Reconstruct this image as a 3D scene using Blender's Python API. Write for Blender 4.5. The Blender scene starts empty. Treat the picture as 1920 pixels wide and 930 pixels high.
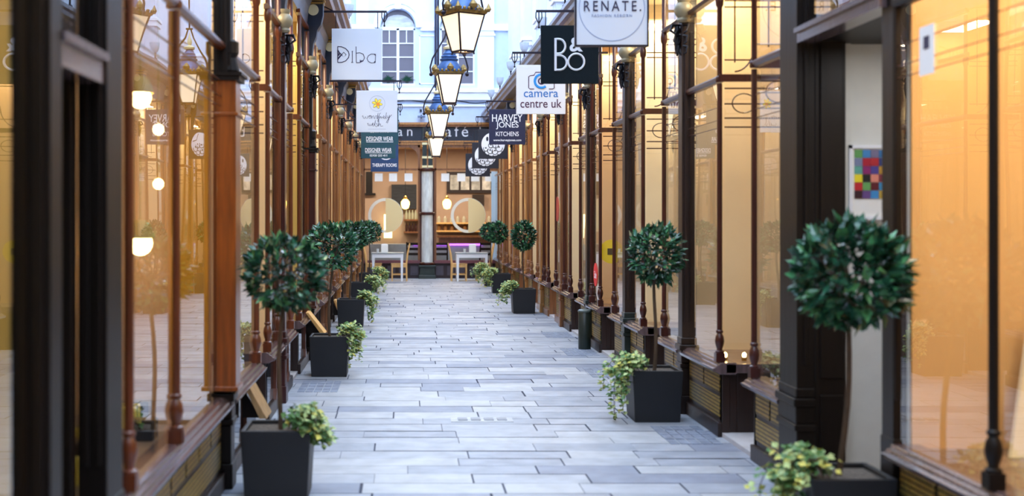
import bpy, math, random
from mathutils import Vector, Matrix
random.seed(7)
PI = math.pi
SC = bpy.context.scene
COL = SC.collection

# ------------------------------------------------------------------ camera
F = 2300.0                      # focal length in pixels of the 1920 x 930 frame
VX, VY, CZ = 758.0, 403.0, 1.72 # vanishing point of the arcade, eye height
cd = bpy.data.cameras.new('camera')
cam = bpy.data.objects.new('camera', cd)
COL.objects.link(cam)
cam.location = (0, 0, CZ)
cam.rotation_euler = (PI/2, 0, 0)
cd.sensor_width = 36.0
cd.lens = F/1920*36
cd.shift_x = (960-VX)/1920
cd.shift_y = -(465-VY)/1920
cd.clip_end = 300
cd.dof.use_dof = True
cd.dof.focus_distance = 17.0
cd.dof.aperture_fstop = 1.6
SC.camera = cam

# ------------------------------------------------------------------ world, exposure
wd = bpy.data.worlds.new('overcast_sky')
SC.world = wd
wd.use_nodes = True
bg = wd.node_tree.nodes['Background']
bg.inputs[0].default_value = (0.66, 0.81, 1.0, 1)
bg.inputs[1].default_value = 4.1
SC.view_settings.view_transform = 'Standard'
SC.view_settings.look = 'None'
SC.view_settings.exposure = 0.75
SC.view_settings.gamma = 1.0
SC.view_settings.use_curve_mapping = False
SHOP_W = 16.0                   # watts of one shop window lamp
CAFE_W = 60.0

# ------------------------------------------------------------------ materials
def lin(c):
    if isinstance(c, str):
        c = [int(c[i:i+2], 16)/255 for i in (0, 2, 4)]
    return tuple(v/12.92 if v <= .04045 else ((v+.055)/1.055)**2.4 for v in c)
MATS = {}
def mat(name, col, rough=.5, metal=0, var=0, vscale=(8, 8, 8), bump=0, spec=.5, coat=0):
    """Principled material with object-space noise mottling of the base colour."""
    if name in MATS: return MATS[name]
    m = bpy.data.materials.new(name); m.use_nodes = True
    nt = m.node_tree; b = nt.nodes['Principled BSDF']
    c = lin(col)
    b.inputs['Base Color'].default_value = (*c, 1)
    b.inputs['Roughness'].default_value = rough
    b.inputs['Metallic'].default_value = metal
    b.inputs['Specular IOR Level'].default_value = spec
    b.inputs['Coat Weight'].default_value = coat
    b.inputs['Coat Roughness'].default_value = .12
    if var or bump:
        tc = nt.nodes.new('ShaderNodeTexCoord'); mp = nt.nodes.new('ShaderNodeMapping')
        mp.inputs['Scale'].default_value = vscale
        nz = nt.nodes.new('ShaderNodeTexNoise'); nz.inputs['Scale'].default_value = 1.0
        nz.inputs['Detail'].default_value = 5
        nt.links.new(tc.outputs['Object'], mp.inputs['Vector'])
        nt.links.new(mp.outputs['Vector'], nz.inputs['Vector'])
        if var:
            cr = nt.nodes.new('ShaderNodeValToRGB')
            cr.color_ramp.elements[0].position = .3; cr.color_ramp.elements[1].position = .7
            cr.color_ramp.elements[0].color = (*[v*(1-var) for v in c], 1)
            cr.color_ramp.elements[1].color = (*[min(1, v*(1+var)) for v in c], 1)
            nt.links.new(nz.outputs['Fac'], cr.inputs['Fac'])
            nt.links.new(cr.outputs['Color'], b.inputs['Base Color'])
        if bump:
            bp = nt.nodes.new('ShaderNodeBump'); bp.inputs['Strength'].default_value = bump
            bp.inputs['Distance'].default_value = .01
            nt.links.new(nz.outputs['Fac'], bp.inputs['Height'])
            nt.links.new(bp.outputs['Normal'], b.inputs['Normal'])
    MATS[name] = m
    return m
def wood(name, col, rough=.32, var=.35, coat=.3):
    return mat(name, col, rough, var=var, vscale=(30, 30, 2.2), bump=.12, coat=coat)
def emit(name, col, strength):
    if name in MATS: return MATS[name]
    m = bpy.data.materials.new(name); m.use_nodes = True
    nt = m.node_tree; b = nt.nodes['Principled BSDF']
    c = lin(col)
    b.inputs['Base Color'].default_value = (*c, 1)
    b.inputs['Emission Color'].default_value = (*c, 1)
    b.inputs['Emission Strength'].default_value = strength
    MATS[name] = m; return m
def glass(name, ior, tint=(1, 1, 1), rough=0.0):
    m = bpy.data.materials.new(name); m.use_nodes = True
    nt = m.node_tree; nt.nodes.clear()
    o = nt.nodes.new('ShaderNodeOutputMaterial'); mx = nt.nodes.new('ShaderNodeMixShader')
    t = nt.nodes.new('ShaderNodeBsdfTransparent'); g = nt.nodes.new('ShaderNodeBsdfGlossy')
    fr = nt.nodes.new('ShaderNodeFresnel'); fr.inputs['IOR'].default_value = ior
    ge = nt.nodes.new('ShaderNodeNewGeometry'); mi = nt.nodes.new('ShaderNodeMapRange')   # same pane from either side
    mi.inputs['To Min'].default_value = ior; mi.inputs['To Max'].default_value = 1/ior
    nt.links.new(ge.outputs['Backfacing'], mi.inputs['Value']); nt.links.new(mi.outputs[0], fr.inputs['IOR'])
    # old crown glass: very slightly wavy
    tc = nt.nodes.new('ShaderNodeTexCoord'); nz = nt.nodes.new('ShaderNodeTexNoise')
    nz.inputs['Scale'].default_value = 1.6; nz.inputs['Detail'].default_value = 0
    bp = nt.nodes.new('ShaderNodeBump'); bp.inputs['Strength'].default_value = .02; bp.inputs['Distance'].default_value = .05
    nt.links.new(tc.outputs['Object'], nz.inputs['Vector']); nt.links.new(nz.outputs['Fac'], bp.inputs['Height'])
    nt.links.new(bp.outputs['Normal'], g.inputs['Normal'])
    t.inputs['Color'].default_value = (*tint, 1)
    g.inputs['Roughness'].default_value = rough
    # both faces of the pane reflect: 2F / (1 + F)
    ma = nt.nodes.new('ShaderNodeMath'); ma.operation = 'ADD'; ma.inputs[1].default_value = 1
    md = nt.nodes.new('ShaderNodeMath'); md.operation = 'DIVIDE'
    mm = nt.nodes.new('ShaderNodeMath'); mm.operation = 'MULTIPLY'; mm.inputs[1].default_value = 2
    nt.links.new(fr.outputs[0], ma.inputs[0]); nt.links.new(fr.outputs[0], mm.inputs[0])
    nt.links.new(mm.outputs[0], md.inputs[0]); nt.links.new(ma.outputs[0], md.inputs[1])
    nt.links.new(md.outputs[0], mx.inputs[0]); nt.links.new(t.outputs[0], mx.inputs[1])
    nt.links.new(g.outputs[0], mx.inputs[2]); nt.links.new(mx.outputs[0], o.inputs[0])
    return m
def grille_mat(name, c1, c2, cm, sc):
    """perforated cane / wrought grille: procedural brick lattice with bump"""
    m = bpy.data.materials.new(name); m.use_nodes = True
    nt = m.node_tree; b = nt.nodes['Principled BSDF']
    tc = nt.nodes.new('ShaderNodeTexCoord'); mp = nt.nodes.new('ShaderNodeMapping')
    mp.inputs['Rotation'].default_value = (0, PI/2, PI/2)
    sx = nt.nodes.new('ShaderNodeSeparateXYZ'); cx = nt.nodes.new('ShaderNodeCombineXYZ')
    nt.links.new(tc.outputs['Object'], sx.inputs[0])
    nt.links.new(sx.outputs['Y'], cx.inputs['X']); nt.links.new(sx.outputs['Z'], cx.inputs['Y'])
    br = nt.nodes.new('ShaderNodeTexBrick')
    br.inputs['Scale'].default_value = sc
    br.inputs['Color1'].default_value = (*lin(c1), 1); br.inputs['Color2'].default_value = (*lin(c2), 1)
    br.inputs['Mortar'].default_value = (*lin(cm), 1)
    br.inputs['Mortar Size'].default_value = .035; br.inputs['Brick Width'].default_value = .22; br.inputs['Row Height'].default_value = .2
    nt.links.new(cx.outputs[0], br.inputs['Vector'])
    nt.links.new(br.outputs['Color'], b.inputs['Base Color'])
    b.inputs['Roughness'].default_value = .45
    bp = nt.nodes.new('ShaderNodeBump'); bp.inputs['Strength'].default_value = .6; bp.inputs['Distance'].default_value = .004; bp.invert = True
    nt.links.new(br.outputs['Fac'], bp.inputs['Height']); nt.links.new(bp.outputs['Normal'], b.inputs['Normal'])
    return m

M_ebony   = wood('ebony_paint', '120a07', rough=.45, coat=0)
M_ebony.node_tree.nodes['Principled BSDF'].inputs['Specular IOR Level'].default_value = .3
M_dark    = wood('dark_brown_paint', '24130e', rough=.4, coat=.03)
M_maroon  = wood('maroon_varnish', '3c1410', coat=.15)
M_red     = wood('chestnut_varnish', '5c2a10')
M_orange  = wood('orange_varnish', '7e420f')
M_oak     = wood('golden_oak', 'b07a42')
M_oakdark = wood('brown_oak', '7d5030')
M_sill    = wood('weathered_sill', '5e4e50', rough=.2, coat=.6)
M_green   = mat('bottle_green_paint', '1f2a28', .35, var=.15)
M_navy    = mat('navy_paint', '1a2233', .45, var=.15)
M_gold    = mat('gilt', 'c9a45a', .35, .6)
M_cream   = mat('cream_paint', 'ecdfae', .5)
M_grey    = mat('grey_cove_paint', '6b6a72', .4, var=.15)
M_white   = mat('white_render', 'd3dbea', .7, var=.03)
M_blue    = mat('pale_blue_render', 'c3d2ee', .75, var=.03)
M_trimw   = mat('white_trim', 'eceef5', .6)
M_stonecap = mat('aged_cream_capital', '8f866c', .4, .15)
M_black   = mat('black_iron', '15151d', .4, .3)
M_iron    = mat('purple_black_iron', '1d1526', .4, .4)
M_char    = mat('charcoal_planter', '15171d', .5, var=.12, vscale=(3, 3, 3), bump=.03)
M_soil    = mat('soil', '57504a', .95, var=.5, vscale=(60, 60, 60), bump=.6)
M_bark    = mat('bark', '4a3a2c', .85, var=.4, vscale=(40, 40, 8), bump=.3)
M_leaf    = mat('bay_leaf', '2a5f48', .2, var=.25, vscale=(20, 20, 20), spec=.6)
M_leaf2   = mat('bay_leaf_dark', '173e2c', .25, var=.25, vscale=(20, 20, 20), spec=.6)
M_leaf3   = mat('bay_leaf_young', '4f9060', .22, var=.2, vscale=(20, 20, 20), spec=.6)
M_ivy     = mat('ivy_leaf', '55804a', .45, var=.2, vscale=(30, 30, 30))
M_ivy2    = mat('ivy_leaf_pale', 'a9bd80', .45, var=.2, vscale=(30, 30, 30))
M_ivy3    = mat('ivy_leaf_yellow', 'c9c765', .5, var=.2, vscale=(30, 30, 30))
M_amber   = mat('amber_wall', 'ead0a2', .7, var=.04, vscale=(2, 2, 2))
M_ochre   = mat('ochre_panel', 'cdb060', .6, var=.05, vscale=(2, 2, 2))
M_tan     = mat('tan_wall', 'dcb98c', .7, var=.06, vscale=(2, 2, 2))
M_ivory   = mat('ivory_wall', 'efe0bd', .7, var=.04, vscale=(2, 2, 2))
M_plaster = mat('grey_white_plaster', 'd9dad6', .75, var=.03)
M_bed     = mat('display_bed', '8c7257', .5, var=.2)
M_shopfl  = mat('shop_floor', '8a7a6c', .5, var=.2)
M_pale    = mat('pale_wood', 'dcae6c', .45, var=.15, vscale=(30, 30, 3))
M_wpaint  = mat('white_table_paint', 'e9ebf0', .4)
M_tabtop  = mat('grey_table_top', '9aa3a6', .35)
M_paper   = mat('white_paper', 'f2f1ee', .8)
M_polish  = mat('polished_black_panel', '1d1a1e', .06, spec=.9)
M_glass   = glass('window_glass', 1.6)
M_cafegl  = glass('cafe_glass', 1.12)
M_upgl    = mat('upper_window_glass', '6a6672', .3, spec=.3)
M_grille  = grille_mat('cane_grille', 'b39a4a', 'a08440', '2a2113', 7)
M_bulb    = emit('warm_bulb', 'ffd890', 14)
M_bulb2   = emit('warm_globe', 'ffc860', 6)
M_lampgl  = emit('lantern_panes', 'ffeccb', .5)
M_tulip   = mat('frosted_glass', 'c3cddc', .2, spec=.7)
M_brass   = mat('brass', 'a98442', .3, .8)
M_dome    = mat('lantern_blue_metal', '3f5f92', .35, .35, var=.35, vscale=(9, 9, 9))
M_pink    = emit('pink_neon', 'c060ff', 2.0)

# ------------------------------------------------------------------ mesh building
class MB:
    def __init__(s): s.v = []; s.f = []; s.m = []
    def add(s, vs, fs, mi=0):
        n = len(s.v); s.v += [tuple(p) for p in vs]
        s.f += [tuple(n+i for i in f) for f in fs]; s.m += [mi]*len(fs); return s
    def box(s, x0, x1, y0, y1, z0, z1, mi=0):
        x0, x1 = min(x0, x1), max(x0, x1); y0, y1 = min(y0, y1), max(y0, y1); z0, z1 = min(z0, z1), max(z0, z1)
        vs = [(x0,y0,z0),(x1,y0,z0),(x1,y1,z0),(x0,y1,z0),(x0,y0,z1),(x1,y0,z1),(x1,y1,z1),(x0,y1,z1)]
        return s.add(vs, [(0,3,2,1),(4,5,6,7),(0,1,5,4),(1,2,6,5),(2,3,7,6),(3,0,4,7)], mi)
    def frustum(s, cx, cy, z0, z1, a0, b0, a1, b1, mi=0, rot=0):
        vs = []
        for z, a, b in ((z0, a0, b0), (z1, a1, b1)):
            for p, q in ((-1,-1),(1,-1),(1,1),(-1,1)):
                x, y = p*a/2, q*b/2
                vs.append((cx+x*math.cos(rot)-y*math.sin(rot), cy+x*math.sin(rot)+y*math.cos(rot), z))
        return s.add(vs, [(0,3,2,1),(4,5,6,7),(0,1,5,4),(1,2,6,5),(2,3,7,6),(3,0,4,7)], mi)
    def lathe(s, prof, cx=0, cy=0, cz=0, n=14, mi=0):
        vs = []
        for r, z in prof:
            for k in range(n):
                a = 2*PI*k/n; vs.append((cx+max(r, 1e-4)*math.cos(a), cy+max(r, 1e-4)*math.sin(a), cz+z))
        fs = []
        for j in range(len(prof)-1):
            for k in range(n):
                a, b = j*n+k, j*n+(k+1) % n
                fs.append((a, b, b+n, a+n))
        fs.append(tuple(range(n-1, -1, -1))); t = (len(prof)-1)*n; fs.append(tuple(range(t, t+n)))
        return s.add(vs, fs, mi)
    def tube(s, pts, r, n=6, mi=0):
        P = [Vector(p) for p in pts]; rs = r if isinstance(r, (list, tuple)) else [r]*len(P)
        vs = []; up = None
        for i, p in enumerate(P):
            d = (P[min(i+1, len(P)-1)]-P[max(i-1, 0)])
            d = d.normalized() if d.length > 1e-9 else Vector((0, 0, 1))
            if up is None:
                up = Vector((0, 0, 1)) if abs(d.z) < .9 else Vector((0, 1, 0))
            u = d.cross(up)
            if u.length < 1e-5: u = d.cross(Vector((1, 0, 0)))
            u.normalize(); w = u.cross(d).normalized(); up = w
            for k in range(n):
                a = 2*PI*k/n; vs.append(p+(u*math.cos(a)+w*math.sin(a))*rs[i])
        fs = []
        for i in range(len(P)-1):
            for k in range(n):
                a, b = i*n+k, i*n+(k+1) % n
                fs.append((a, b, b+n, a+n))
        fs.append(tuple(range(n-1, -1, -1))); t = (len(P)-1)*n; fs.append(tuple(range(t, t+n)))
        return s.add(vs, fs, mi)
    def prism_y(s, poly, y0, y1, mi=0):          # poly in (x, z), extruded along y
        n = len(poly)
        vs = [(x, y0, z) for x, z in poly]+[(x, y1, z) for x, z in poly]
        fs = [tuple(range(n)), tuple(range(2*n-1, n-1, -1))]
        for i in range(n):
            j = (i+1) % n; fs.append((i, i+n, j+n, j))
        return s.add(vs, fs, mi)
    def prism_x(s, poly, x0, x1, mi=0):          # poly in (y, z), extruded along x
        n = len(poly)
        vs = [(x0, y, z) for y, z in poly]+[(x1, y, z) for y, z in poly]
        fs = [tuple(range(n)), tuple(range(2*n-1, n-1, -1))]
        for i in range(n):
            j = (i+1) % n; fs.append((i, i+n, j+n, j))
        return s.add(vs, fs, mi)
    def disc_y(s, cx, y, cz, r, t=.01, n=28, mi=0, r2=None, a0=0, a1=2*PI, rz=None):   # disc, ring or half disc facing -y
        rz = rz or r
        full = abs(a1-a0-2*PI) < 1e-6
        k = n if full else n+1
        A = [a0+(a1-a0)*i/n for i in range(k)]
        if r2 is None:
            return s.prism_y([(cx+r*math.cos(a), cz+rz*math.sin(a)) for a in A], y, y+t, mi)
        for i in range(n):
            a, b = A[i], A[(i+1) % k]
            q = [(cx+r2*math.cos(a), cz+r2*rz/r*math.sin(a)), (cx+r*math.cos(a), cz+rz*math.sin(a)),
                 (cx+r*math.cos(b), cz+rz*math.sin(b)), (cx+r2*math.cos(b), cz+r2*rz/r*math.sin(b))]
            s.prism_y(q, y, y+t, mi)
        return s
    def sphere(s, c, r, n=12, m=8, mi=0, sz=1):
        prof = [(r*math.sin(PI*i/m), -r*sz*math.cos(PI*i/m)) for i in range(m+1)]
        return s.lathe(prof, c[0], c[1], c[2], n, mi)
    def build(s, name, mats, parent=None, smooth=False, bev=0):
        if not isinstance(mats, (list, tuple)): mats = [mats]
        me = bpy.data.meshes.new(name)
        off = Vector(parent_loc(parent))
        me.from_pydata([tuple(Vector(p)-off) for p in s.v], [], s.f)
        for m in mats: me.materials.append(m)
        me.polygons.foreach_set('material_index', s.m)
        if smooth:
            me.polygons.foreach_set('use_smooth', [True]*len(me.polygons))
        import bmesh
        bm = bmesh.new(); bm.from_mesh(me); bmesh.ops.recalc_face_normals(bm, faces=bm.faces[:]); bm.to_mesh(me); bm.free()
        if smooth: 
            try: me.set_sharp_from_angle(angle=math.radians(40))
            except Exception: pass
        o = bpy.data.objects.new(name, me); COL.objects.link(o)
        if parent: o.parent = parent
        if bev:
            b = o.modifiers.new('bevel', 'BEVEL'); b.width = bev; b.segments = 2; b.limit_method = 'ANGLE'
        return o
def parent_loc(p):
    v = Vector((0, 0, 0))
    while p is not None:
        v += p.location; p = p.parent
    return v
def empty(name, loc=(0, 0, 0)):
    o = bpy.data.objects.new(name, None); COL.objects.link(o); o.location = loc; o.empty_display_size = .1
    return o
def tag(o, label=None, cat=None, group=None, kind=None):
    if label: o['label'] = label
    if cat: o['category'] = cat
    if group: o['group'] = group
    if kind: o['kind'] = kind
    return o
def thing(name, loc, label, cat, group=None):
    return tag(empty(name, loc), label, cat, group)
def struct(name, loc=(0, 0, 0)):
    return tag(empty(name, loc), kind='structure')
def sbuild(mb, name, m, **k):
    return tag(mb.build(name, m, **k), kind='structure')
KIDS = {}
def copy_tree(o, parent=None):
    c = o.copy(); COL.objects.link(c)
    if parent is not None: c.parent = parent
    for ch in list(o.children): copy_tree(ch, c)
    return c
def text_mesh(body, h=None, w=None, bold=0, spacing=1.0, shear=0):
    """outline of a line of lettering as flat (x, z) vertices and faces, centred, h tall (or w wide)"""
    cu = bpy.data.curves.new('lettering', 'FONT'); cu.body = body; cu.size = 1; cu.offset = bold
    cu.space_character = spacing; cu.shear = shear; cu.resolution_u = 4; cu.extrude = .02
    ob = bpy.data.objects.new('lettering', cu); COL.objects.link(ob)
    bpy.context.view_layer.update()
    dg = bpy.context.evaluated_depsgraph_get()
    me = bpy.data.meshes.new_from_object(ob.evaluated_get(dg))
    vs = [v.co.copy() for v in me.vertices]; fs = [tuple(p.vertices) for p in me.polygons]
    bpy.data.objects.remove(ob); bpy.data.curves.remove(cu); bpy.data.meshes.remove(me)
    x0, x1 = min(v.x for v in vs), max(v.x for v in vs); y0, y1 = min(v.y for v in vs), max(v.y for v in vs)
    kx = kz = 1
    if w and h: kx, kz = w/(x1-x0), h/(y1-y0)
    elif w: kx = kz = w/(x1-x0)
    else: kx = kz = h/(y1-y0)
    return [((v.x-(x0+x1)/2)*kx, v.z, (v.y-(y0+y1)/2)*kz) for v in vs], fs
def put_text(mb, body, cx, y, cz, mi=0, **k):
    vs, fs = text_mesh(body, **k)
    mb.add([(cx+x, y-(0.0025 if d > 0 else 0), cz+z) for x, d, z in vs], fs, mi)
def pxw(px, py, d):                     # a point of the place at distance d seen at (px, py)
    return ((px-VX)*d/F, d, CZ-(py-VY)*d/F)

# ------------------------------------------------------------------ frontage frame
XG = {1: 2.46, -1: -1.15}               # glazing planes
def X(side, o): return XG[side]+side*o   # o > 0 is into the shop, o < 0 into the arcade
Z_SILL, Z_TR, Z_RAIL, Z_GT = .58, 2.77, 3.45, 3.95
YC = 33.3                               # cafe front

# ================================================================== FLOOR
def build_floor():
    rnd = random.Random(11)
    b = MB(); b.box(-6, 8, -8, YC+6, -.12, -.006, 0)
    y = 1.0
    while y < YC-.05:
        h = rnd.uniform(.24, .36); y1 = min(y+h, YC)
        x = -1.9+rnd.uniform(-.6, 0)
        while x < 3.6:
            w = rnd.choice((.45, .6, .7, .8, .95, 1.15))*rnd.uniform(.9, 1.1)
            g = rnd.choice((.001, .002, .004, .007, .010)); g2 = rnd.choice((.001, .002, .003, .007, .011))
            z = rnd.uniform(-.0015, .0015); tx = rnd.uniform(-.0012, .0012); ty = rnd.uniform(-.0012, .0012)
            a, c = x+g, x+w-g; e, f = y+g2, y1-g2
            b.add([(a, e, z), (c, e, z+tx), (c, f, z+tx+ty), (a, f, z+ty)], [(0, 1, 2, 3)],
                  1+rnd.choice((0, 0, 0, 1, 1, 2, 2, 3)))
            x += w
        y = y1
    mats = [mat('joint_dark', '3a4154', .9)]
    for i, c in enumerate(('9aa0ac', '8f96a4', 'a4a9b2', '7d8598')):
        mats.append(mat('flagstone_%d' % i, c, .5, var=.16, vscale=(5, 5, 5), bump=.25, spec=.6))
    return sbuild(b, 'floor', mats)
build_floor()

# ================================================================== WALLS ABOVE THE SHOPS, CORNICES
for side, nm in ((-1, 'left'), (1, 'right')):
    b = MB()
    b.box(X(side, .35), X(side, .6), -8, YC, 4.42, 9.5)
    b.box(X(side, .28), X(side, .36), -8, YC, 8.2, 8.5)
    w = sbuild(b, 'wall_%s' % nm, M_white)
    # brick wall at the back of the shops
    b = MB(); b.box(X(side, 3.2), X(side, 3.4), -8, YC, 0, 4.42)
    sbuild(b, 'wall_%s.001' % nm, M_ivory)
    b = MB(); b.box(X(side, .02), X(side, 3.2), -8, YC, 4.0, 4.42)
    sbuild(b, 'ceiling', M_ivory)
    # coved fascia below the gallery edge
    b = MB()
    pts = [(.05, 3.94), (.0, 3.94), (-.01, 4.04), (-.025, 4.16), (-.06, 4.25), (-.06, 4.30), (.05, 4.30)]
    b.prism_y([(X(side, o), z) for o, z in pts], -8, YC)
    sbuild(b, 'trim_1' if side < 0 else 'trim_2', M_grey)
    b = MB()
    pts = [(.35, 4.28), (-.26, 4.28), (-.28, 4.32), (-.33, 4.34), (-.34, 4.39), (-.38, 4.41), (-.38, 4.46), (.35, 4.46)]
    b.prism_y([(X(side, o), z) for o, z in pts], -8, YC)
    sbuild(b, 'trim_3' if side < 0 else 'trim_4', M_oakdark if side < 0 else wood('grey_brown_cornice', '6a5a55'))

b = MB(); b.box(-6, 8, -8.3, -8, 0, 9.5); sbuild(b, 'wall_light_blocker', mat('dark_blocker', '6e625c', .8, var=.2))  # added dark end behind the camera, blocks light coming from there
# ================================================================== PILASTERS
def pilaster(side, y, w, m, m_base=None, box=None, ribs=2, m_bracket=M_navy, slim=False):
    """y is the face towards the eye; the shaft stands proud of the glazing"""
    r = struct('pillar', (X(side, 0), y, 0))
    b = MB()
    b.box(X(side, -.02 if slim else -.06), X(side, .05), y, y+w, .58, 3.45)
    for k in range(ribs):
        o = -.05+.09*(k+.5)/ribs
        b.box(X(side, o-.012), X(side, o+.012), y-.014, y, .8, 3.3)
    b.build('shaft', m, r, bev=.004)
    b = MB()
    if slim:
        b.box(X(side, -.025), X(side, .05), y-.01, y+w+.01, 0, .6)
    else:
      b.box(X(side, -.075), X(side, .05), y-.02, y+w+.02, 0, .16)
      b.box(X(side, -.065), X(side, .05), y-.012, y+w+.012, .16, .40)
      b.box(X(side, -.08), X(side, .05), y-.024, y+w+.024, .40, .44)
      b.box(X(side, -.07), X(side, .05), y-.014, y+w+.014, .44, .55)
      b.box(X(side, -.085), X(side, .05), y-.026, y+w+.026, .55, .60)
      b.box(X(side, -.068), X(side, .05), y-.01, y+w+.01, .60, .66)
    b.build('base', m_base or m, r, bev=.008)
    b = MB()
    b.lathe([(.045, 0), (.06, .02), (.05, .04), (.075, .07), (.085, .11), (.07, .15), (.05, .17), (.06, .19), (.06, .21)],
            X(side, -.05), y-.02, 3.38, 12)
    b.build('capital', M_stonecap, r, smooth=True)
    b = MB()
    pts = [(-.05, 3.45), (-.075, 3.52), (-.06, 3.62), (-.075, 3.74), (-.11, 3.83), (-.12, 3.90), (-.165, 3.97), (-.19, 4.08), (-.19, 4.30), (.09, 4.30), (.09, 3.45)]
    b.prism_y([(X(side, o), z) for o, z in pts], y-.01, y+w+.01)
    b.build('bracket', m_bracket, r, bev=.004)
    b = MB()
    b.disc_y(X(side, -.075), y-.03, 4.14, .062, .02)
    b.disc_y(X(side, -.075), y-.036, 4.14, .064, .026, r2=.05)
    b.build('roundel', M_cream, r)
    b = MB()
    b.box(X(side, -.21), X(side, .05), y-.04, y+w+.03, 4.25, 4.30)
    b.box(X(side, -.20), X(side, .05), y-.03, y+w+.02, 4.21, 4.235)
    b.build('gilt_moulding', M_gold, r)
    # carved bracket leaf below the capital
    b = MB()
    yy = y+w/2
    b.lathe([(.006, -.2), (.022, -.14), (.03, -.06), (.018, -.01), (.03, .02), (.02, .06)], X(side, -.085), yy, 3.30, 8)
    for q in range(3):
        z = 3.32-q*.09; e = 1-.25*q
        b.tube([(X(side, -.06), yy, z+.05), (X(side, -.11*e-.02), yy-.02, z+.045), (X(side, -.13*e-.02), yy-.03, z), (X(side, -.10*e-.01), yy-.03, z-.03), (X(side, -.085*e), yy-.02, z)], [.01, .016, .014, .01, .006], 6)
        b.tube([(X(side, -.05), y-.01, z+.04), (X(side, -.02), y-.04*e-.02, z+.03), (X(side, -.03), y-.05*e-.02, z-.02), (X(side, -.05), y-.03, z-.03)], [.01, .014, .01, .006], 6)
    b.build('carving', M_black, r, smooth=True)
    if box:
        z0, z1, mb_ = box
        b = MB()
        b.box(X(side, -.10), X(side, .02), y-.05, y+w+.03, z0, z1)
        b.box(X(side, -.115), X(side, .03), y-.065, y+w+.045, z1-.22, z1-.20)
        b.box(X(side, -.115), X(side, .03), y-.065, y+w+.045, z0, z0+.03)
        b.build('pilaster_box', mb_, r, bev=.005)
        b = MB()
        b.box(X(side, -.125), X(side, .03), y-.07, y+w+.05, z1, z1+.03)
        b.box(X(side, -.14), X(side, .03), y-.085, y+w+.065, z1+.03, z1+.05)
        b.lathe([(.05, 0), (.06, .02), (.05, .06), (.04, .10), (.055, .13), (.055, .2), (.02, .22)], X(side, -.05), y+w/2-.02, z1+.05, 10)
        b.build('cap', M_ebony, r)
    return r

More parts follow.
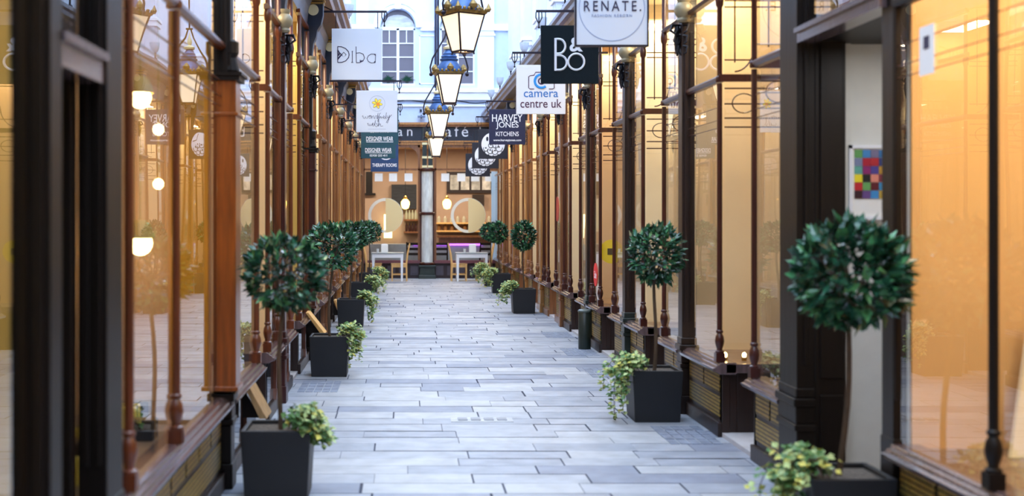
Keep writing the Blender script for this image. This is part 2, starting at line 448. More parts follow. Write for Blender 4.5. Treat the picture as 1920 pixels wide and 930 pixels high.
# ================================================================== SHOP WINDOWS
NW = [0]
def colonnette(side, y, o, m, par):
    b = MB()
    z = Z_SILL
    x = X(side, o)
    b.box(x-.035, x+.035, y-.035, y+.035, z, z+.07)
    b.lathe([(.034, 0), (.036, .012), (.024, .02), (.022, .03), (.032, .06), (.037, .09), (.032, .125), (.02, .15), (.028, .158), (.028, .17), (.021, .178), (.0205, Z_TR-Z_SILL-.10)],
            x, y, z+.07, 12)
    b.lathe([(.028, 0), (.032, .01), (.032, .035), (.028, .045), (.02, .05), (.02, .58), (.03, .60), (.034, .64), (.028, .68), (.021, .70), (.02, 1.13)], x, y, Z_TR-.02, 12)
    b.build('colonnette', m, par, smooth=True)
def shop_window(side, y0, y1, recess=None, cols=None, m=M_maroon, m_stall=M_dark, stall='grille', back=M_amber, depth=.7, lamp=(1, .82, .56), power=1.0, z_end=None):
    NW[0] += 1
    r = struct('window_%d' % NW[0], (X(side, 0), y0, 0))
    L = y1-y0
    # stall riser under the glass
    b = MB()
    b.box(X(side, 0), X(side, .12), y0, y1, .10, .50)
    b.box(X(side, -.03), X(side, .12), y0, y1, 0, .11)
    b.build('stall_riser', m_stall, r, bev=.006)
    b = MB()
    if stall == 'grille':
        n = max(2, round(L/.45))
        for k in range(n):
            a = y0+.05+(L-.06)*k/n; c = y0+.05+(L-.06)*(k+1)/n-.04
            b.box(X(side, -.006), X(side, .01), a, c, .335, .475)
        b.box(X(side, -.006), X(side, .01), y0+.05, y1-.05, .15, .30)
        b.build('grille', M_grille, r)
    else:
        b.box(X(side, -.006), X(side, .01), y0+.04, y1-.04, .13, .48)
        b.build('polished_panel', M_polish, r)
        b = MB(); mid = y0+L*.55
        b.box(X(side, -.03), X(side, 0), mid-.02, mid+.02, .11, .5)
        b.prism_x([(mid-.06, .11), (mid+.06, .11), (mid+.02, .2), (mid-.02, .2)], X(side, -.035), X(side, 0))
        b.build('stall_post', m, r)
    # moulded sill
    b = MB()
    pts = [(.1, .49), (-.03, .49), (-.05, .505), (-.075, .51), (-.085, .535), (-.06, .54), (-.055, .555), (-.035, .56), (-.03, .575), (-.01, Z_SILL), (.1, Z_SILL)]
    b.prism_y([(X(side, o), z) for o, z in pts], y0-(.05 if recess == 'near' else 0), y1+(.05 if recess == 'far' else 0))
    if recess:
        ye = y0 if recess == 'near' else y1
        sg = -1 if recess == 'near' else 1
        b.box(X(side, .02), X(side, .62), ye-.03, ye+.05*sg, .50, .57)
    b.build('sill', M_sill, r, bev=.003)
    if recess:
        ye = y0 if recess == 'near' else y1
        sg = 1 if recess == 'near' else -1
        b = MB()
        b.box(X(side, 0.12), X(side, .6), ye, ye+.08*sg, .0, .50)
        b.box(X(side, .0), X(side, .06), ye-.012*sg, ye+.06*sg, .0, .50)
        b.build('return_panel', m_stall, r, bev=.004)
    # glazing
    def pane(nm, z0, z1):
        b = MB(); b.add([(X(side, 0), y0, z0), (X(side, 0), y1, z0), (X(side, 0), y1, z1), (X(side, 0), y0, z1)], [(0, 1, 2, 3)])
        if recess:
            ye = y0 if recess == 'near' else y1
            b.add([(X(side, .02), ye, z0), (X(side, .58), ye, z0), (X(side, .58), ye, z1), (X(side, .02), ye, z1)], [(0, 1, 2, 3)])
        b.build(nm, M_glass, r)
    pane('glass', Z_SILL, Z_TR); pane('upper_glass', Z_TR+.04, Z_GT)
    b = MB()
    pts = [(.03, Z_TR-.015), (-.015, Z_TR-.015), (-.03, Z_TR), (-.03, Z_TR+.018), (-.015, Z_TR+.035), (.03, Z_TR+.035)]
    b.prism_y([(X(side, o), z) for o, z in pts], y0, y1)
    if recess:
        ye = y0 if recess == 'near' else y1
        b.box(X(side, -.02), X(side, .6), ye-.018, ye+.018, Z_TR-.018, Z_TR+.038)
    b.build('transom', m, r)
    b = MB()
    pts = [(.02, Z_RAIL-.015), (-.025, Z_RAIL-.015), (-.035, Z_RAIL+.01), (-.015, Z_RAIL+.03), (.02, Z_RAIL+.03)]
    b.prism_y([(X(side, o), z) for o, z in pts], y0, y1)
    pts = [(.02, Z_GT-.04), (-.025, Z_GT-.04), (-.025, Z_GT), (.02, Z_GT)]
    b.prism_y([(X(side, o), z) for o, z in pts], y0, y1)
    b.build('head_rail', m, r)
    # leaded tracery
    b = MB()
    for z in (2.56, 2.46, 2.40):
        b.tube([(X(side, -.004), y0, z), (X(side, -.004), y1, z)], .003, 5)
    if recess:
        ye = (y0 if recess == 'near' else y1)
        for z in (2.70, 2.58, 2.47, 2.40, 2.92, 3.33, 3.38):
            b.tube([(X(side, .02), ye, z), (X(side, .58), ye, z)], .006, 5)
        b.tube([(X(side, .10), ye, 2.9), (X(side, .10), ye, Z_GT)], .006, 5)
        b.tube([(X(side, .17+.09*math.cos(a)), ye, 2.585+.075*math.sin(a)) for a in [2*PI*i/20 for i in range(21)]], .005, 5)
        b.tube([(X(side, .10+.16*math.sin(a)), ye, 2.83+.25*(1-math.cos(a))) for a in [PI/2*i/10 for i in range(11)]], .006, 5)
    b.build('tracery', M_maroon, r)
    for y in (cols or []):
        colonnette(side, y, -.01, m, r)
    # display space
    b = MB()
    b.box(X(side, .0), X(side, depth), y0, y1, .50, .56)
    b.build('display_bed', M_bed, r)
    b = MB()
    b.box(X(side, depth), X(side, depth+.03), y0, y1, .0, 4.0)
    if recess != 'far': b.box(X(side, .06), X(side, depth), y1-.03, y1-.005, .56, 4.0)
    b.build('display_back', back, r)
    if power:
        ld = bpy.data.lights.new('window_lamp', 'AREA'); ld.shape = 'RECTANGLE'; ld.size = .25; ld.size_y = max(.3, L*.7)
        ld.energy = SHOP_W*power; ld.color = lamp
        lo = bpy.data.objects.new('window_lamp', ld); COL.objects.link(lo)
        lo.location = (X(side, depth*.45), (y0+y1)/2, 3.85)
    return r
ND = [0]
def shop_door(side, y0, y1, m=M_dark, o=.62, glassy=True, back=M_tan):
    ND[0] += 1
    r = struct('door_%d' % ND[0], (X(side, o), y0, 0))
    b = MB()
    a, c = X(side, o), X(side, o+.05)
    b.box(a, c, y0, y0+.07, 0, 3.9); b.box(a, c, y1-.07, y1, 0, 3.9)
    b.box(a, c, y0, y1, 2.2, 2.3); b.box(a, c, y0, y1, 3.8, 3.95)
    b.build('door_frame', m, r, bev=.004)
    b = MB()
    a, c = X(side, o+.005), X(side, o+.045)
    b.box(a, c, y0+.08, y0+.19, .02, 2.19); b.box(a, c, y1-.19, y1-.08, .02, 2.19)
    b.box(a, c, y0+.08, y1-.08, .02, .55); b.box(a, c, y0+.08, y1-.08, 2.08, 2.19)
    d = b.build('door_leaf', m, r, bev=.004)
    b = MB(); x = X(side, o+.02)
    b.add([(x, y0+.19, .55), (x, y1-.19, .55), (x, y1-.19, 2.08), (x, y0+.19, 2.08)], [(0, 1, 2, 3)])
    b.add([(x, y0+.07, 2.3), (x, y1-.07, 2.3), (x, y1-.07, 3.8), (x, y0+.07, 3.8)], [(0, 1, 2, 3)])
    b.build('door_glass', M_glass, d)
    b = MB(); b.tube([(X(side, o-.035), y0+.15, .9), (X(side, o-.05), y0+.15, .95), (X(side, o-.05), y0+.15, 1.2), (X(side, o-.035), y0+.15, 1.25)], .01, 8)
    b.build('handle', M_brass, d, smooth=True)
    b = MB(); b.box(X(side, .0), X(side, o+.05), y0, y1, 0, .035)
    b.build('threshold', mat('stone_step', 'b9b9bf', .5, var=.1), r)
    b = MB(); b.box(X(side, .0), X(side, o+.05), y0, y1, 3.95, 4.0)
    b.build('recess_soffit', m, r)
    b = MB(); b.box(X(side, o+.6), X(side, o+.63), y0-.2, y1+.2, 0, 4)
    b.build('shop_screen', back, r)
    return r

# ---- right side: pilasters and bays
PR = [7.5, 10.6, 13.35, 16.1, 18.85, 21.6, 24.35, 27.1, 29.85]
PRM = [M_ebony, M_dark, M_dark, M_dark, M_oakdark, M_oak, M_oak, M_oak, M_oak]
backs = [M_amber, M_ivory, M_tan, M_ivory, M_amber, M_ivory, M_amber, M_tan, M_ivory]
for k, y in enumerate(PR):
    pilaster(1, y, .34 if k == 0 else .15, PRM[k], m_base=(M_ebony if k < 1 else M_green if k in (2, 3) else PRM[k]), ribs=1 if k == 0 else 2)
    y0 = y+(.34 if k == 0 else .15)
    y1 = PR[k+1] if k+1 < len(PR) else YC-.25
    g0, g1 = (8.62, 9.5) if k == 0 else (y+1.0, y+1.95)
    cm = M_maroon if k < 5 else M_oakdark
    if k == len(PR)-1:
        shop_window(1, y0, y1, None, [y0+1.0, y0+2.0], cm, M_dark, back=backs[k])
        continue
    sm = M_dark if k < 4 else M_oakdark
    shop_window(1, y0, g0, 'far', [g0-.03], cm, sm, back=backs[k], power=.8)
    shop_window(1, g1, y1, 'near', [g1+.03] if k < 2 else [g1+.03, y1-.05], cm, sm, back=backs[k], power=.8)
    shop_door(1, g0, g1, cm)
# near right shop: open doorway then a wide amber window
pilaster(1, 6.12, .15, M_ebony, ribs=1, slim=True)
shop_window(1, 2.2, 6.12, None, [5.1, 4.0, 3.0], M_ebony, M_ebony, back=mat('honey_wall', 'e3b678', .7, var=.05, vscale=(2, 2, 2)), depth=.95, power=4.4, lamp=(1, .84, .60))
# ---- left side
PL = [4.5, 7.7, 11.2, 14.5, 17.7, 20.9, 24.1, 27.3, 30.4]
PLM = [M_ebony, M_ebony, M_maroon, M_ebony, M_oakdark, M_oak, M_oak, M_oak, M_oak]
boxes = {1: (.62, 2.56, M_orange), 3: (.62, 2.46, M_maroon)}
lbacks = [M_ochre, M_amber, M_ochre, M_ivory, M_amber, M_tan, M_amber, M_ivory, M_amber]
for k, y in enumerate(PL):
    pilaster(-1, y, .25 if k == 0 else .14, PLM[k], m_base=M_ebony if k < 2 else PLM[k], box=boxes.get(k))
    y0 = y+(.25 if k == 0 else .14)
    y1 = PL[k+1] if k+1 < len(PL) else YC-.25
    cm = M_red if k < 3 else M_oakdark
    if k in (0, len(PL)-1):
        shop_window(-1, y0, y1, None, [5.08, 6.13] if k == 0 else [y0+.9, y0+1.8], M_red if k == 0 else cm, M_dark, back=M_tan if k == 0 else lbacks[k], depth=.75, power=.5, lamp=(1, .9, .74))
        if k == 0:
            b = MB(); b.box(-1.22, -1.45, 7.62, 7.66, .56, 3.9); sbuild(b, 'trim_7', mat('gold_ochre_panel', 'c99a26', .6))
        continue
    g0, g1 = (9.5, 10.2) if k == 1 else (y+1.15, y+2.05)
    shop_window(-1, y0, g0, 'far', [g0-.03], cm, M_dark, 'polish', back=lbacks[k], power=.8)
    shop_window(-1, g1, y1, 'near', [g1+.03, y1-.06], cm, M_dark, 'polish', back=lbacks[k], power=.8)
    shop_door(-1, g0, g1, cm)
pilaster(-1, 3.78, .13, M_ebony)
shop_window(-1, 1.2, 3.78, None, [2.8], M_ebony, M_ebony, back=M_ochre, depth=.6, power=1.2)

# ================================================================== NEAR DOORWAYS
# right: open doorway beside the amber window
r = struct('door_%d' % (ND[0]+1), (2.46, 6.2, 0))
b = MB()
b.box(2.40, 2.52, 6.2, 7.5, 2.77, 2.84); b.box(2.38, 2.52, 6.2, 7.5, 2.83, 2.86)
b.box(2.43, 2.47, 6.2, 7.5, 3.9, 3.95)
b.build('lintel', M_sill, r)
b = MB(); b.add([(2.46, 6.2, 2.86), (2.46, 7.5, 2.86), (2.46, 7.5, 3.9), (2.46, 6.2, 3.9)], [(0, 1, 2, 3)]); b.build('transom_glass', M_glass, r)
b = MB()
b.box(2.51, 2.70, 7.5, 7.6, 0, 2.95)
b.box(2.54, 2.68, 7.485, 7.5, .1, .62); b.box(2.54, 2.68, 7.485, 7.5, .72, 2.8)
b.build('jamb_panel', M_ebony, r, bev=.006)
b = MB(); b.box(2.49, 3.6, 6.2, 7.64, 2.78, 2.80); b.build('soffit', M_ebony, r)
b = MB(); b.box(2.7, 4.2, 7.62, 7.7, 0, 2.78); b.box(2.70, 2.76, 7.585, 7.62, 0, 2.78); b.build('lobby_wall', M_plaster, r)
b = MB(); b.box(3.5, 3.55, 2.2, 7.62, 0, 4.0); b.build('shop_screen', M_plaster, r)
b = MB(); b.box(2.44, 3.5, 6.2, 7.62, 0, .03); b.build('threshold', M_shopfl, r)
ND[0] += 1
ld = bpy.data.lights.new('lobby_fill', 'AREA'); ld.size = .5; ld.energy = 5; ld.color = (.95, .97, 1)  # unseen fill light, added to brighten the lobby wall
lo = bpy.data.objects.new('lobby_fill', ld); COL.objects.link(lo); lo.location = (3.0, 6.75, 2.74)
# left: the near doorway, its head mouldings
r = struct('door_%d' % (ND[0]+1), (-1.15, 3.91, 0))
b = MB(); b.box(-1.10, -1.2, 3.91, 4.5, 2.20, 2.28); b.box(-1.08, -1.2, 3.91, 4.5, 2.28, 2.31)
b.build('lintel', M_sill, r)
b = MB(); b.add([(-1.15, 3.91, 2.31), (-1.15, 4.5, 2.31), (-1.15, 4.5, 3.9), (-1.15, 3.91, 3.9)], [(0, 1, 2, 3)]); b.build('transom_glass', M_glass, r)
b = MB(); b.box(-1.72, -1.76, 3.85, 4.55, 0, 2.2); b.box(-1.2, -1.72, 4.42, 4.5, 0, 4); b.build('door_leaf', M_ebony, r, bev=.004)
b = MB(); b.box(-1.80, -1.83, 3.8, 4.6, 2.2, 4.0); b.build('shop_screen', M_ochre, r)
ND[0] += 1

# framed grid of coloured squares on the lobby wall
p = thing('framed_picture', pxw(1622, 340, 7.62), 'white framed picture of coloured squares on the pale lobby wall', 'picture')
px0, d = 1600, 7.58
s = F/d
b = MB()
x0, _, z1 = pxw(1592, 272, d); x1, _, z0 = pxw(1668, 412, d)
for a in ((x0, x0+.02, z0, z1), (x1-.02, x1, z0, z1), (x0, x1, z0, z0+.02), (x0, x1, z1-.02, z1)):
    b.box(a[0], a[1], d-.005, 7.62, a[2], a[3])
b.build('frame', M_trimw, p)
b = MB(); b.box(x0+.02, x1-.02, d+.01, 7.62, z0+.02, z1-.02); b.build('mount', M_paper, p)
cols = ['5f9e58 3f86c4 77708f 2f6fa8', '7b86a8 b0122f b5202c 303f7a', '5fa89a 8e1f6c 4b3f92 c09030', 'f0de2a 161616 e58f7c 803040',
        'c4202c 6aa860 601020 4090c0', '3a1420 6a4a8a 3f8fd0 c0a040']
b = MB(); ms = []
for i, row in enumerate(cols):
    for j, c in enumerate(row.split()):
        xa, _, za = pxw(px0+3+15.2*j, 281+15.3*i, d); xb, _, zb = pxw(px0+3+15.2*j+14.6, 281+15.3*i+14.7, d)
        b.box(xa, xb, d+.004, d+.011, zb, za, len(ms)); ms.append(mat('square_'+c, c, .6))
b.build('print', ms, p)

# ================================================================== CAFE FRONT
def plate(outer, holes, y, t, name, m, parent=None):
    """flat wall with real openings: outline and holes in (x, z)"""
    cu = bpy.data.curves.new(name, 'CURVE'); cu.dimensions = '2D'; cu.fill_mode = 'BOTH'; cu.extrude = t/2
    for pl in [outer]+holes:
        sp = cu.splines.new('POLY'); sp.points.add(len(pl)-1)
        for i, (x, z) in enumerate(pl): sp.points[i].co = (x, z, 0, 1)
        sp.use_cyclic_u = True
    ob = bpy.data.objects.new(name, cu); COL.objects.link(ob); bpy.context.view_layer.update()
    me = bpy.data.meshes.new_from_object(ob.evaluated_get(bpy.context.evaluated_depsgraph_get()))
    vs = [(v.co.x, y+t/2-v.co.z, v.co.y) for v in me.vertices]; fs = [tuple(p.vertices) for p in me.polygons]
    bpy.data.objects.remove(ob); bpy.data.curves.remove(cu); bpy.data.meshes.remove(me)
    return MB().add(vs, fs).build(name, m, parent)
def wx(px): return (px-VX)*YC/F
def wz(py): return CZ-(py-VY)*YC/F
ARCH = []
for cpx in (746, 858):
    cx = wx(cpx); hw = .47; zs, zb = wz(52), wz(160)
    ARCH.append((cx, hw, zs, zb))
def arch_poly(cx, hw, zs, zb, g=0, n=20):
    return [(cx-hw-g, zb), (cx+hw+g, zb)]+[(cx+(hw+g)*math.cos(PI*i/n), zs+(hw+g)*1.08*math.sin(PI*i/n)) for i in range(n+1)]
wb = plate([(-3.5, 4.2), (5.2, 4.2), (5.2, 10.5), (-3.5, 10.5)], [arch_poly(*a) for a in ARCH], YC, .3, 'wall_back', M_blue)
tag(wb, kind='structure')
wtrim = struct('trim_5', (0, YC, 0))
b = MB()
b.box(-3, 5, YC-.10, YC, wz(188), wz(172)); b.box(-3, 5, YC-.14, YC, wz(174), wz(166)); b.box(-3, 5, YC-.05, YC, wz(200), wz(196))
b.build('string_course', M_trimw, wtrim)
b = MB()
for xa, xb in ((-3, ARCH[0][0]-.62), (ARCH[0][0]+.62, ARCH[1][0]-.62), (ARCH[1][0]+.62, 5)):
    b.box(xa, xb, YC-.07, YC, wz(58), wz(46))
b.build('impost_band', M_trimw, wtrim)
for a in ARCH:
    b = MB(); cx, hw, zs, zb = a
    n = 22
    for i in range(n):
        for g0, g1, t in ((.03, .14, .06), (.14, .2, .1)):
            q = []
            for ang, g in ((PI*i/n, g0), (PI*i/n, g1), (PI*(i+1)/n, g1), (PI*(i+1)/n, g0)):
                q.append((cx+(hw+g)*math.cos(ang), zs+(hw+g)*1.06*math.sin(ang)))
            b.prism_y(q, YC-t, YC)
    b.box(cx-.08, cx+.08, YC-.14, YC, zs+hw*1.05, zs+hw*1.05+.26)
    b.build('arch_moulding', M_trimw, wtrim)
b = MB()
for pa, pb in ((895, 926), (668, 690)):
    b.box(wx(pa), wx(pb), YC-.09, YC, wz(166), wz(-60))
    b.box(wx(pa-3), wx(pb+3), YC-.13, YC, wz(58), wz(48)); b.box(wx(pa-2), wx(pb+2), YC-.12, YC, wz(68), wz(64))
b.build('pilaster', M_trimw, wtrim)
b = MB()
for xa, xb in ((wx(786), wx(818)),):
    for z0, z1 in ((wz(158), wz(66)),):
        b.box(xa, xb, YC-.02, YC, z0, z0+.03); b.box(xa, xb, YC-.02, YC, z1-.03, z1); b.box(xa, xa+.03, YC-.02, YC, z0, z1); b.box(xb-.03, xb, YC-.02, YC, z0, z1)
b.build('wall_panel', M_trimw, wtrim)
for a in ARCH:
    cx, hw, zs, zb = a
    NW[0] += 1
    r = struct('window_%d' % NW[0], (cx, YC+.12, zb))
    yy = YC+.12
    b = MB()
    w = .045
    b.box(cx-hw, cx-hw+w, yy, yy+.06, zb, zs); b.box(cx+hw-w, cx+hw, yy, yy+.06, zb, zs)
    b.box(cx-w*.8, cx+w*.8, yy, yy+.06, zb, zs); b.box(cx-hw, cx+hw, yy, yy+.06, zs-.05, zs+.03); b.box(cx-hw, cx+hw, yy-.1, yy+.06, zb-.03, zb+.05)
    for t in (.25, .5, .74): b.box(cx-hw, cx+hw, yy+.01, yy+.05, zb+(zs-zb)*t-.014, zb+(zs-zb)*t+.014)
    for q in (-.5, .5): b.box(cx+q*hw-.012, cx+q*hw+.012, yy+.01, yy+.05, zb+(zs-zb)*.74, zs)
    b.build('sash', M_trimw, r)
    b = MB(); b.prism_y(arch_poly(cx, hw+.02, zs, zb), yy+.035, yy+.045); b.build('pane', M_upgl, r)
    b = MB()    # gathered blind in the arched head
    n = 12
    pl = [(cx+hw*math.cos(PI*i/n)*.98, zs+hw*.8*math.sin(PI*i/n)) for i in range(n+1)]
    b.prism_y(pl, yy+.02, yy+.03); b.build('blind', mat('creased_net', 'c9ccd0', .8, var=.25, vscale=(3, 3, 9), bump=.6), r)
for cx_, lab in ((ARCH[0][0]-.26, 'spiky potted plant on the sill of the upstairs window, left half'), (ARCH[0][0]+.25, 'spiky potted plant on the sill of the upstairs window, right half')):
    t = thing('spiky_plant', (cx_, YC+.09, ARCH[0][3]+.05), lab, 'plant')
    b = MB(); b.frustum(cx_, YC+.09, ARCH[0][3]+.05, ARCH[0][3]+.12, .07, .04, .1, .05); b.build('pot', M_green, t)
    b = MB()
    for k in range(11):
        a = PI*(.08+.84*k/10); l = random.Random(k).uniform(.16, .24)
        b.tube([(cx_, YC+.09, ARCH[0][3]+.11), (cx_+l*.6*math.cos(a), YC+.085, ARCH[0][3]+.11+l*.7*math.sin(a)), (cx_+l*math.cos(a)*1.0, YC+.085, ARCH[0][3]+.11+l*.9*math.sin(a))], [.012, .014, .002], 4)
    b.build('leaves', M_leaf2, t)

# shop part of the cafe
CX0, CX1 = -1.13, 2.62
caf = struct('trim_6', (0, YC, 0))
b = MB()
b.box(CX0-1.5, CX1+1.5, YC-.02, YC+.25, 3.70, 4.2); b.build('fascia_board', M_navy, caf)
b = MB()
for z0, z1, t in ((4.11, 4.16, .12), (4.16, 4.22, .2), (3.69, 3.73, .09), (3.62, 3.68, .06)):
    b.box(CX0, CX1, YC-t, YC, z0, z1)
b.build('fascia_moulding', M_oak, caf)
b = MB()
put_text(b, 'an', wx(759), YC-.022, wz(249), h=.175, spacing=1.5)
put_text(b, 'café bar', wx(882), YC-.022, wz(246), h=.30, spacing=1.35)
b.build('lettering', M_trimw, caf)
b = MB()
for px in (792, 803):
    b.box(wx(px), wx(px+8), YC-.08, YC, 2.98, 4.1)
b.build('console', M_green, caf)
b = MB()
for px in (792, 803):
    for z in (3.62, 3.25, 3.0): b.box(wx(px)-.01, wx(px+8)+.01, YC-.1, YC, z, z+.06)
b.build('console_collar', M_cream, caf)
cp = .62
caf2 = struct('pillar', (cp, YC, 0))
b = MB()
b.frustum(cp, YC-.02, 0, .1, .48, .5, .46, .48); b.frustum(cp, YC-.02, .1, .30, .42, .44, .40, .42); b.frustum(cp, YC-.02, .30, .36, .46, .48, .46, .48)
b.build('base', M_green, caf2, bev=.01)
b = MB()
for z in (.36, 1.72, 2.90):
    b.lathe([(.2, 0), (.22, .02), (.22, .06), (.2, .08)], cp, YC-.02, z, 20)
for a in (-1, 1):
    b.box(cp+a*.17-.02, cp+a*.17+.02, YC-.08, YC, .36, 2.97)
b.build('band', M_maroon, caf2)
b = MB(); b.lathe([(.165, .42), (.165, 2.92)], cp, YC-.02, 0, 18); b.build('mirror_glass', mat('pale_reflection_glass', 'dbe4ea', .25, .25, var=.25, vscale=(9, 9, 3)), caf2, smooth=True)  # bright mirror reflection is put into the pale colour
def cafe_window(x0, x1, ringx, n):
    NW[0] += 1
    r = struct('window_%d' % NW[0], (x0, YC, 0))
    b = MB()
    b.box(x0, x1, YC, YC+.12, 0, .42)
    b.build('stall_riser', mat('plum_paint', '2c1f26', .4), r)
    b = MB()
    k = int((x1-x0)/.28)
    for i in range(k):
        a = x0+(x1-x0)*i/k+.05; c = x0+(x1-x0)*(i+1)/k-.05
        b.box(a, c, YC-.008, YC, .08, .34)
        b.box(a+.04, c-.04, YC-.016, YC-.008, .12, .30)
    b.build('stall_panel', mat('grey_plum_paint', '4a4450', .4), r, bev=.004)
    b = MB(); b.box(x0, x1, YC-.09, YC+.05, .41, .46); b.box(x0, x1, YC-.05, YC+.05, .46, .49); b.build('sill', mat('rose_sill', '6a4048', .35), r)
    b = MB()
    b.box(x0, x0+.06, YC-.03, YC+.05, .49, 3.62); b.box(x1-.06, x1, YC-.03, YC+.05, .49, 3.62)
    b.box(x0, x1, YC-.03, YC+.05, 2.93, 2.98); b.box(x0, x1, YC-.03, YC+.05, 3.55, 3.62)
    for sx, ax in ((1, x0+.06), (-1, x1-.06)):
        pl = [(ax, 3.55), (ax, 3.25)]+[(ax+sx*.28*(1-math.cos(t)), 3.25+.3*math.sin(t)) for t in [PI/2*i/8 for i in range(1, 9)]]
        b.prism_y(pl, YC-.02, YC+.04)
    b.build('frame', M_oakdark, r)
    b = MB()
    for z0, z1 in ((.49, 2.93), (2.98, 3.55)):
        b.add([(x0+.06, YC+.02, z0), (x1-.06, YC+.02, z0), (x1-.06, YC+.02, z1), (x0+.06, YC+.02, z1)], [(0, 1, 2, 3)])
    b.build('glass', M_cafegl, r)
    rz = wz(404); R = .475
    b = MB(); b.disc_y(ringx, YC+.01, rz, R, .004, 40, r2=R*.83)
    b.build('ring_decal', mat('frost_decal', 'e8e2d2', .6), r)
    b = MB(); b.disc_y(ringx, YC+.008, rz, R*.98, .006, 24, a0=-PI/2, a1=PI/2)
    b.build('half_disc_decal', mat('cream_decal', 'e6cf9a', .6), r)
    return r
cafe_window(CX0, cp-.19, wx(723), 3)
cafe_window(cp+.19, CX1, wx(878), 4)
b = MB(); b.box(wx(921), wx(935), YC-.06, YC-.03, .5, 2.9); tag(b.build('blue_pane', mat('pale_blue_reflection', 'b9d4ea', .4)), 'tall pane with painted pale blue reflection at the right edge of the café window', 'board')  # reflecting pane, its pale blue reflection put into the colour
# side returns of the arcade beside the cafe
for side in (-1, 1):
    b = MB(); b.box(X(side, -.05 if side < 0 else .17), X(side, .9), YC-.25, YC, 0, 4.42)
    sbuild(b, 'pillar', M_oakdark, bev=.01)
# cafe room
b = MB()
b.box(-3, 5, YC+4.6, YC+4.7, 0, 4.2); b.box(-3.1, -3, YC, YC+4.7, 0, 4.2); b.box(5, 5.1, YC, YC+4.7, 0, 4.2)
sbuild(b, 'wall_back.001', mat('cafe_wall', 'ad927c', .7, var=.08, vscale=(2, 2, 2)))
b = MB(); b.box(-3, 5, YC, YC+4.7, 3.75, 3.85); sbuild(b, 'ceiling', M_tan)
for lx in (-1.3, .7, 2.6):
    ld = bpy.data.lights.new('cafe_lamp', 'AREA'); ld.size = .8; ld.energy = CAFE_W; ld.color = (1, .85, .66)
    lo = bpy.data.objects.new('cafe_lamp', ld); COL.objects.link(lo); lo.location = (lx, YC+2.2, 3.7)
def cafe_at(px, py, d): return pxw(px, py, YC+d)
def cbox(b, px0, px1, py0, py1, d0, d1, mi=0):
    a = cafe_at(px0, py1, d0); c = cafe_at(px1, py0, d0); b.box(a[0], c[0], YC+d0, YC+d1, a[2], c[2], mi)
b = MB(); cbox(b, 734, 781, 346, 392, 4.4, 4.58); tag(b.build('chalkboard', mat('chalkboard', '23262c', .7, var=.5, vscale=(3, 3, 30))), 'black chalkboard on the back wall of the café', 'chalkboard')
b = MB(); cbox(b, 886, 908, 365, 386, 4.4, 4.58); tag(b.build('menu_board', mat('menu_slate', '2a1c14', .7, var=.6, vscale=(9, 9, 30))), 'small dark menu board on café wall above the shelves', 'board')
b = MB(); cbox(b, 686, 698, 322, 362, 4.5, 4.6, 0); cbox(b, 683, 704, 362, 366, 4.45, 4.6, 0); tag(b.build('wall_cabinet', M_ebony), 'dark wall cabinet with ledge high in café left corner', 'cabinet')
fr = thing('picture_strip', cafe_at(890, 345, 4.5), 'dark rail of black and white photographs high on the café wall', 'picture')
b = MB(); cbox(b, 838, 925, 322, 362, 4.52, 4.6); b.build('rail', M_dark, fr)
for i in range(4):
    b = MB(); cbox(b, 844+20*i, 860+20*i, 328, 356, 4.5, 4.52); b.build('photograph', mat('grey_photo_%d' % (i % 2), ('a9a9a4', 'c9c7c0')[i % 2], .5, var=.5, vscale=(5, 5, 5)), fr)
b = MB(); cbox(b, 720, 735, 402, 446, 4.3, 4.34); tag(b.build('lit_panel', emit('lit_menu_panel', 'fff2b0', 2.2)), 'glowing cream menu panel at back of café behind left ring', 'lightbox')
for i, (px, lab) in enumerate(((760, 'yellow glass pendant lamp glowing in front of the chalkboard'), (838, 'yellow glass pendant lamp glowing before the right café shelves'))):
    x, y, z = cafe_at(px, 382, 2.4)
    t = thing('pendant_lamp', (x, y, z), lab, 'lamp')
    b = MB(); b.lathe([(.02, -.16), (.09, -.13), (.125, -.02), (.12, .06), (.07, .12), (.03, .14)], x, y, z, 14); b.build('globe', M_bulb2, t, smooth=True)
    b = MB(); b.lathe([(.03, .13), (.06, .15), (.05, .2), (.015, .24)], x, y, z, 12); b.build('cap', M_brass, t)
    b = MB(); b.tube([(x, y, z+.23), (x, y, 3.75)], .008, 5); b.build('cord', M_black, t)
# counter and shelves with jars and bottles
b = MB(); b.box(cp+.4, 4.2, YC+2.9, YC+3.5, 0, 1.05); b.box(cp+.35, 4.25, YC+2.85, YC+3.55, 1.05, 1.1)
tag(b.build('counter', wood('counter_wood', '6e4526')), 'brown wooden serving counter inside café behind right window', 'counter')
shelf_spots = [(818, 922, 417, 'top wall shelf behind the café counter', 'glass jars on the top café shelf', 'pale glass jar on the top shelf behind counter'),
               (818, 925, 432, 'middle wall shelf behind the café counter', 'glass jars on the middle café shelf', 'brown glass jar on the middle shelf behind counter'),
               (757, 790, 411, 'upper wall shelf beside the café chalkboard', 'bottles on the upper shelf', 'pale bottle on the upper shelf beneath chalkboard'),
               (757, 790, 434, 'lower wall shelf beside the café chalkboard', 'bottles on the lower shelf', 'dark wine bottle on the lower shelf beneath chalkboard')]
gm = [mat('jar_glass', 'b9b39c', .15), mat('jar_brown', '7a5532', .2), mat('bottle_pale', 'a9a98c', .15), mat('bottle_wine', '2e1216', .15)]
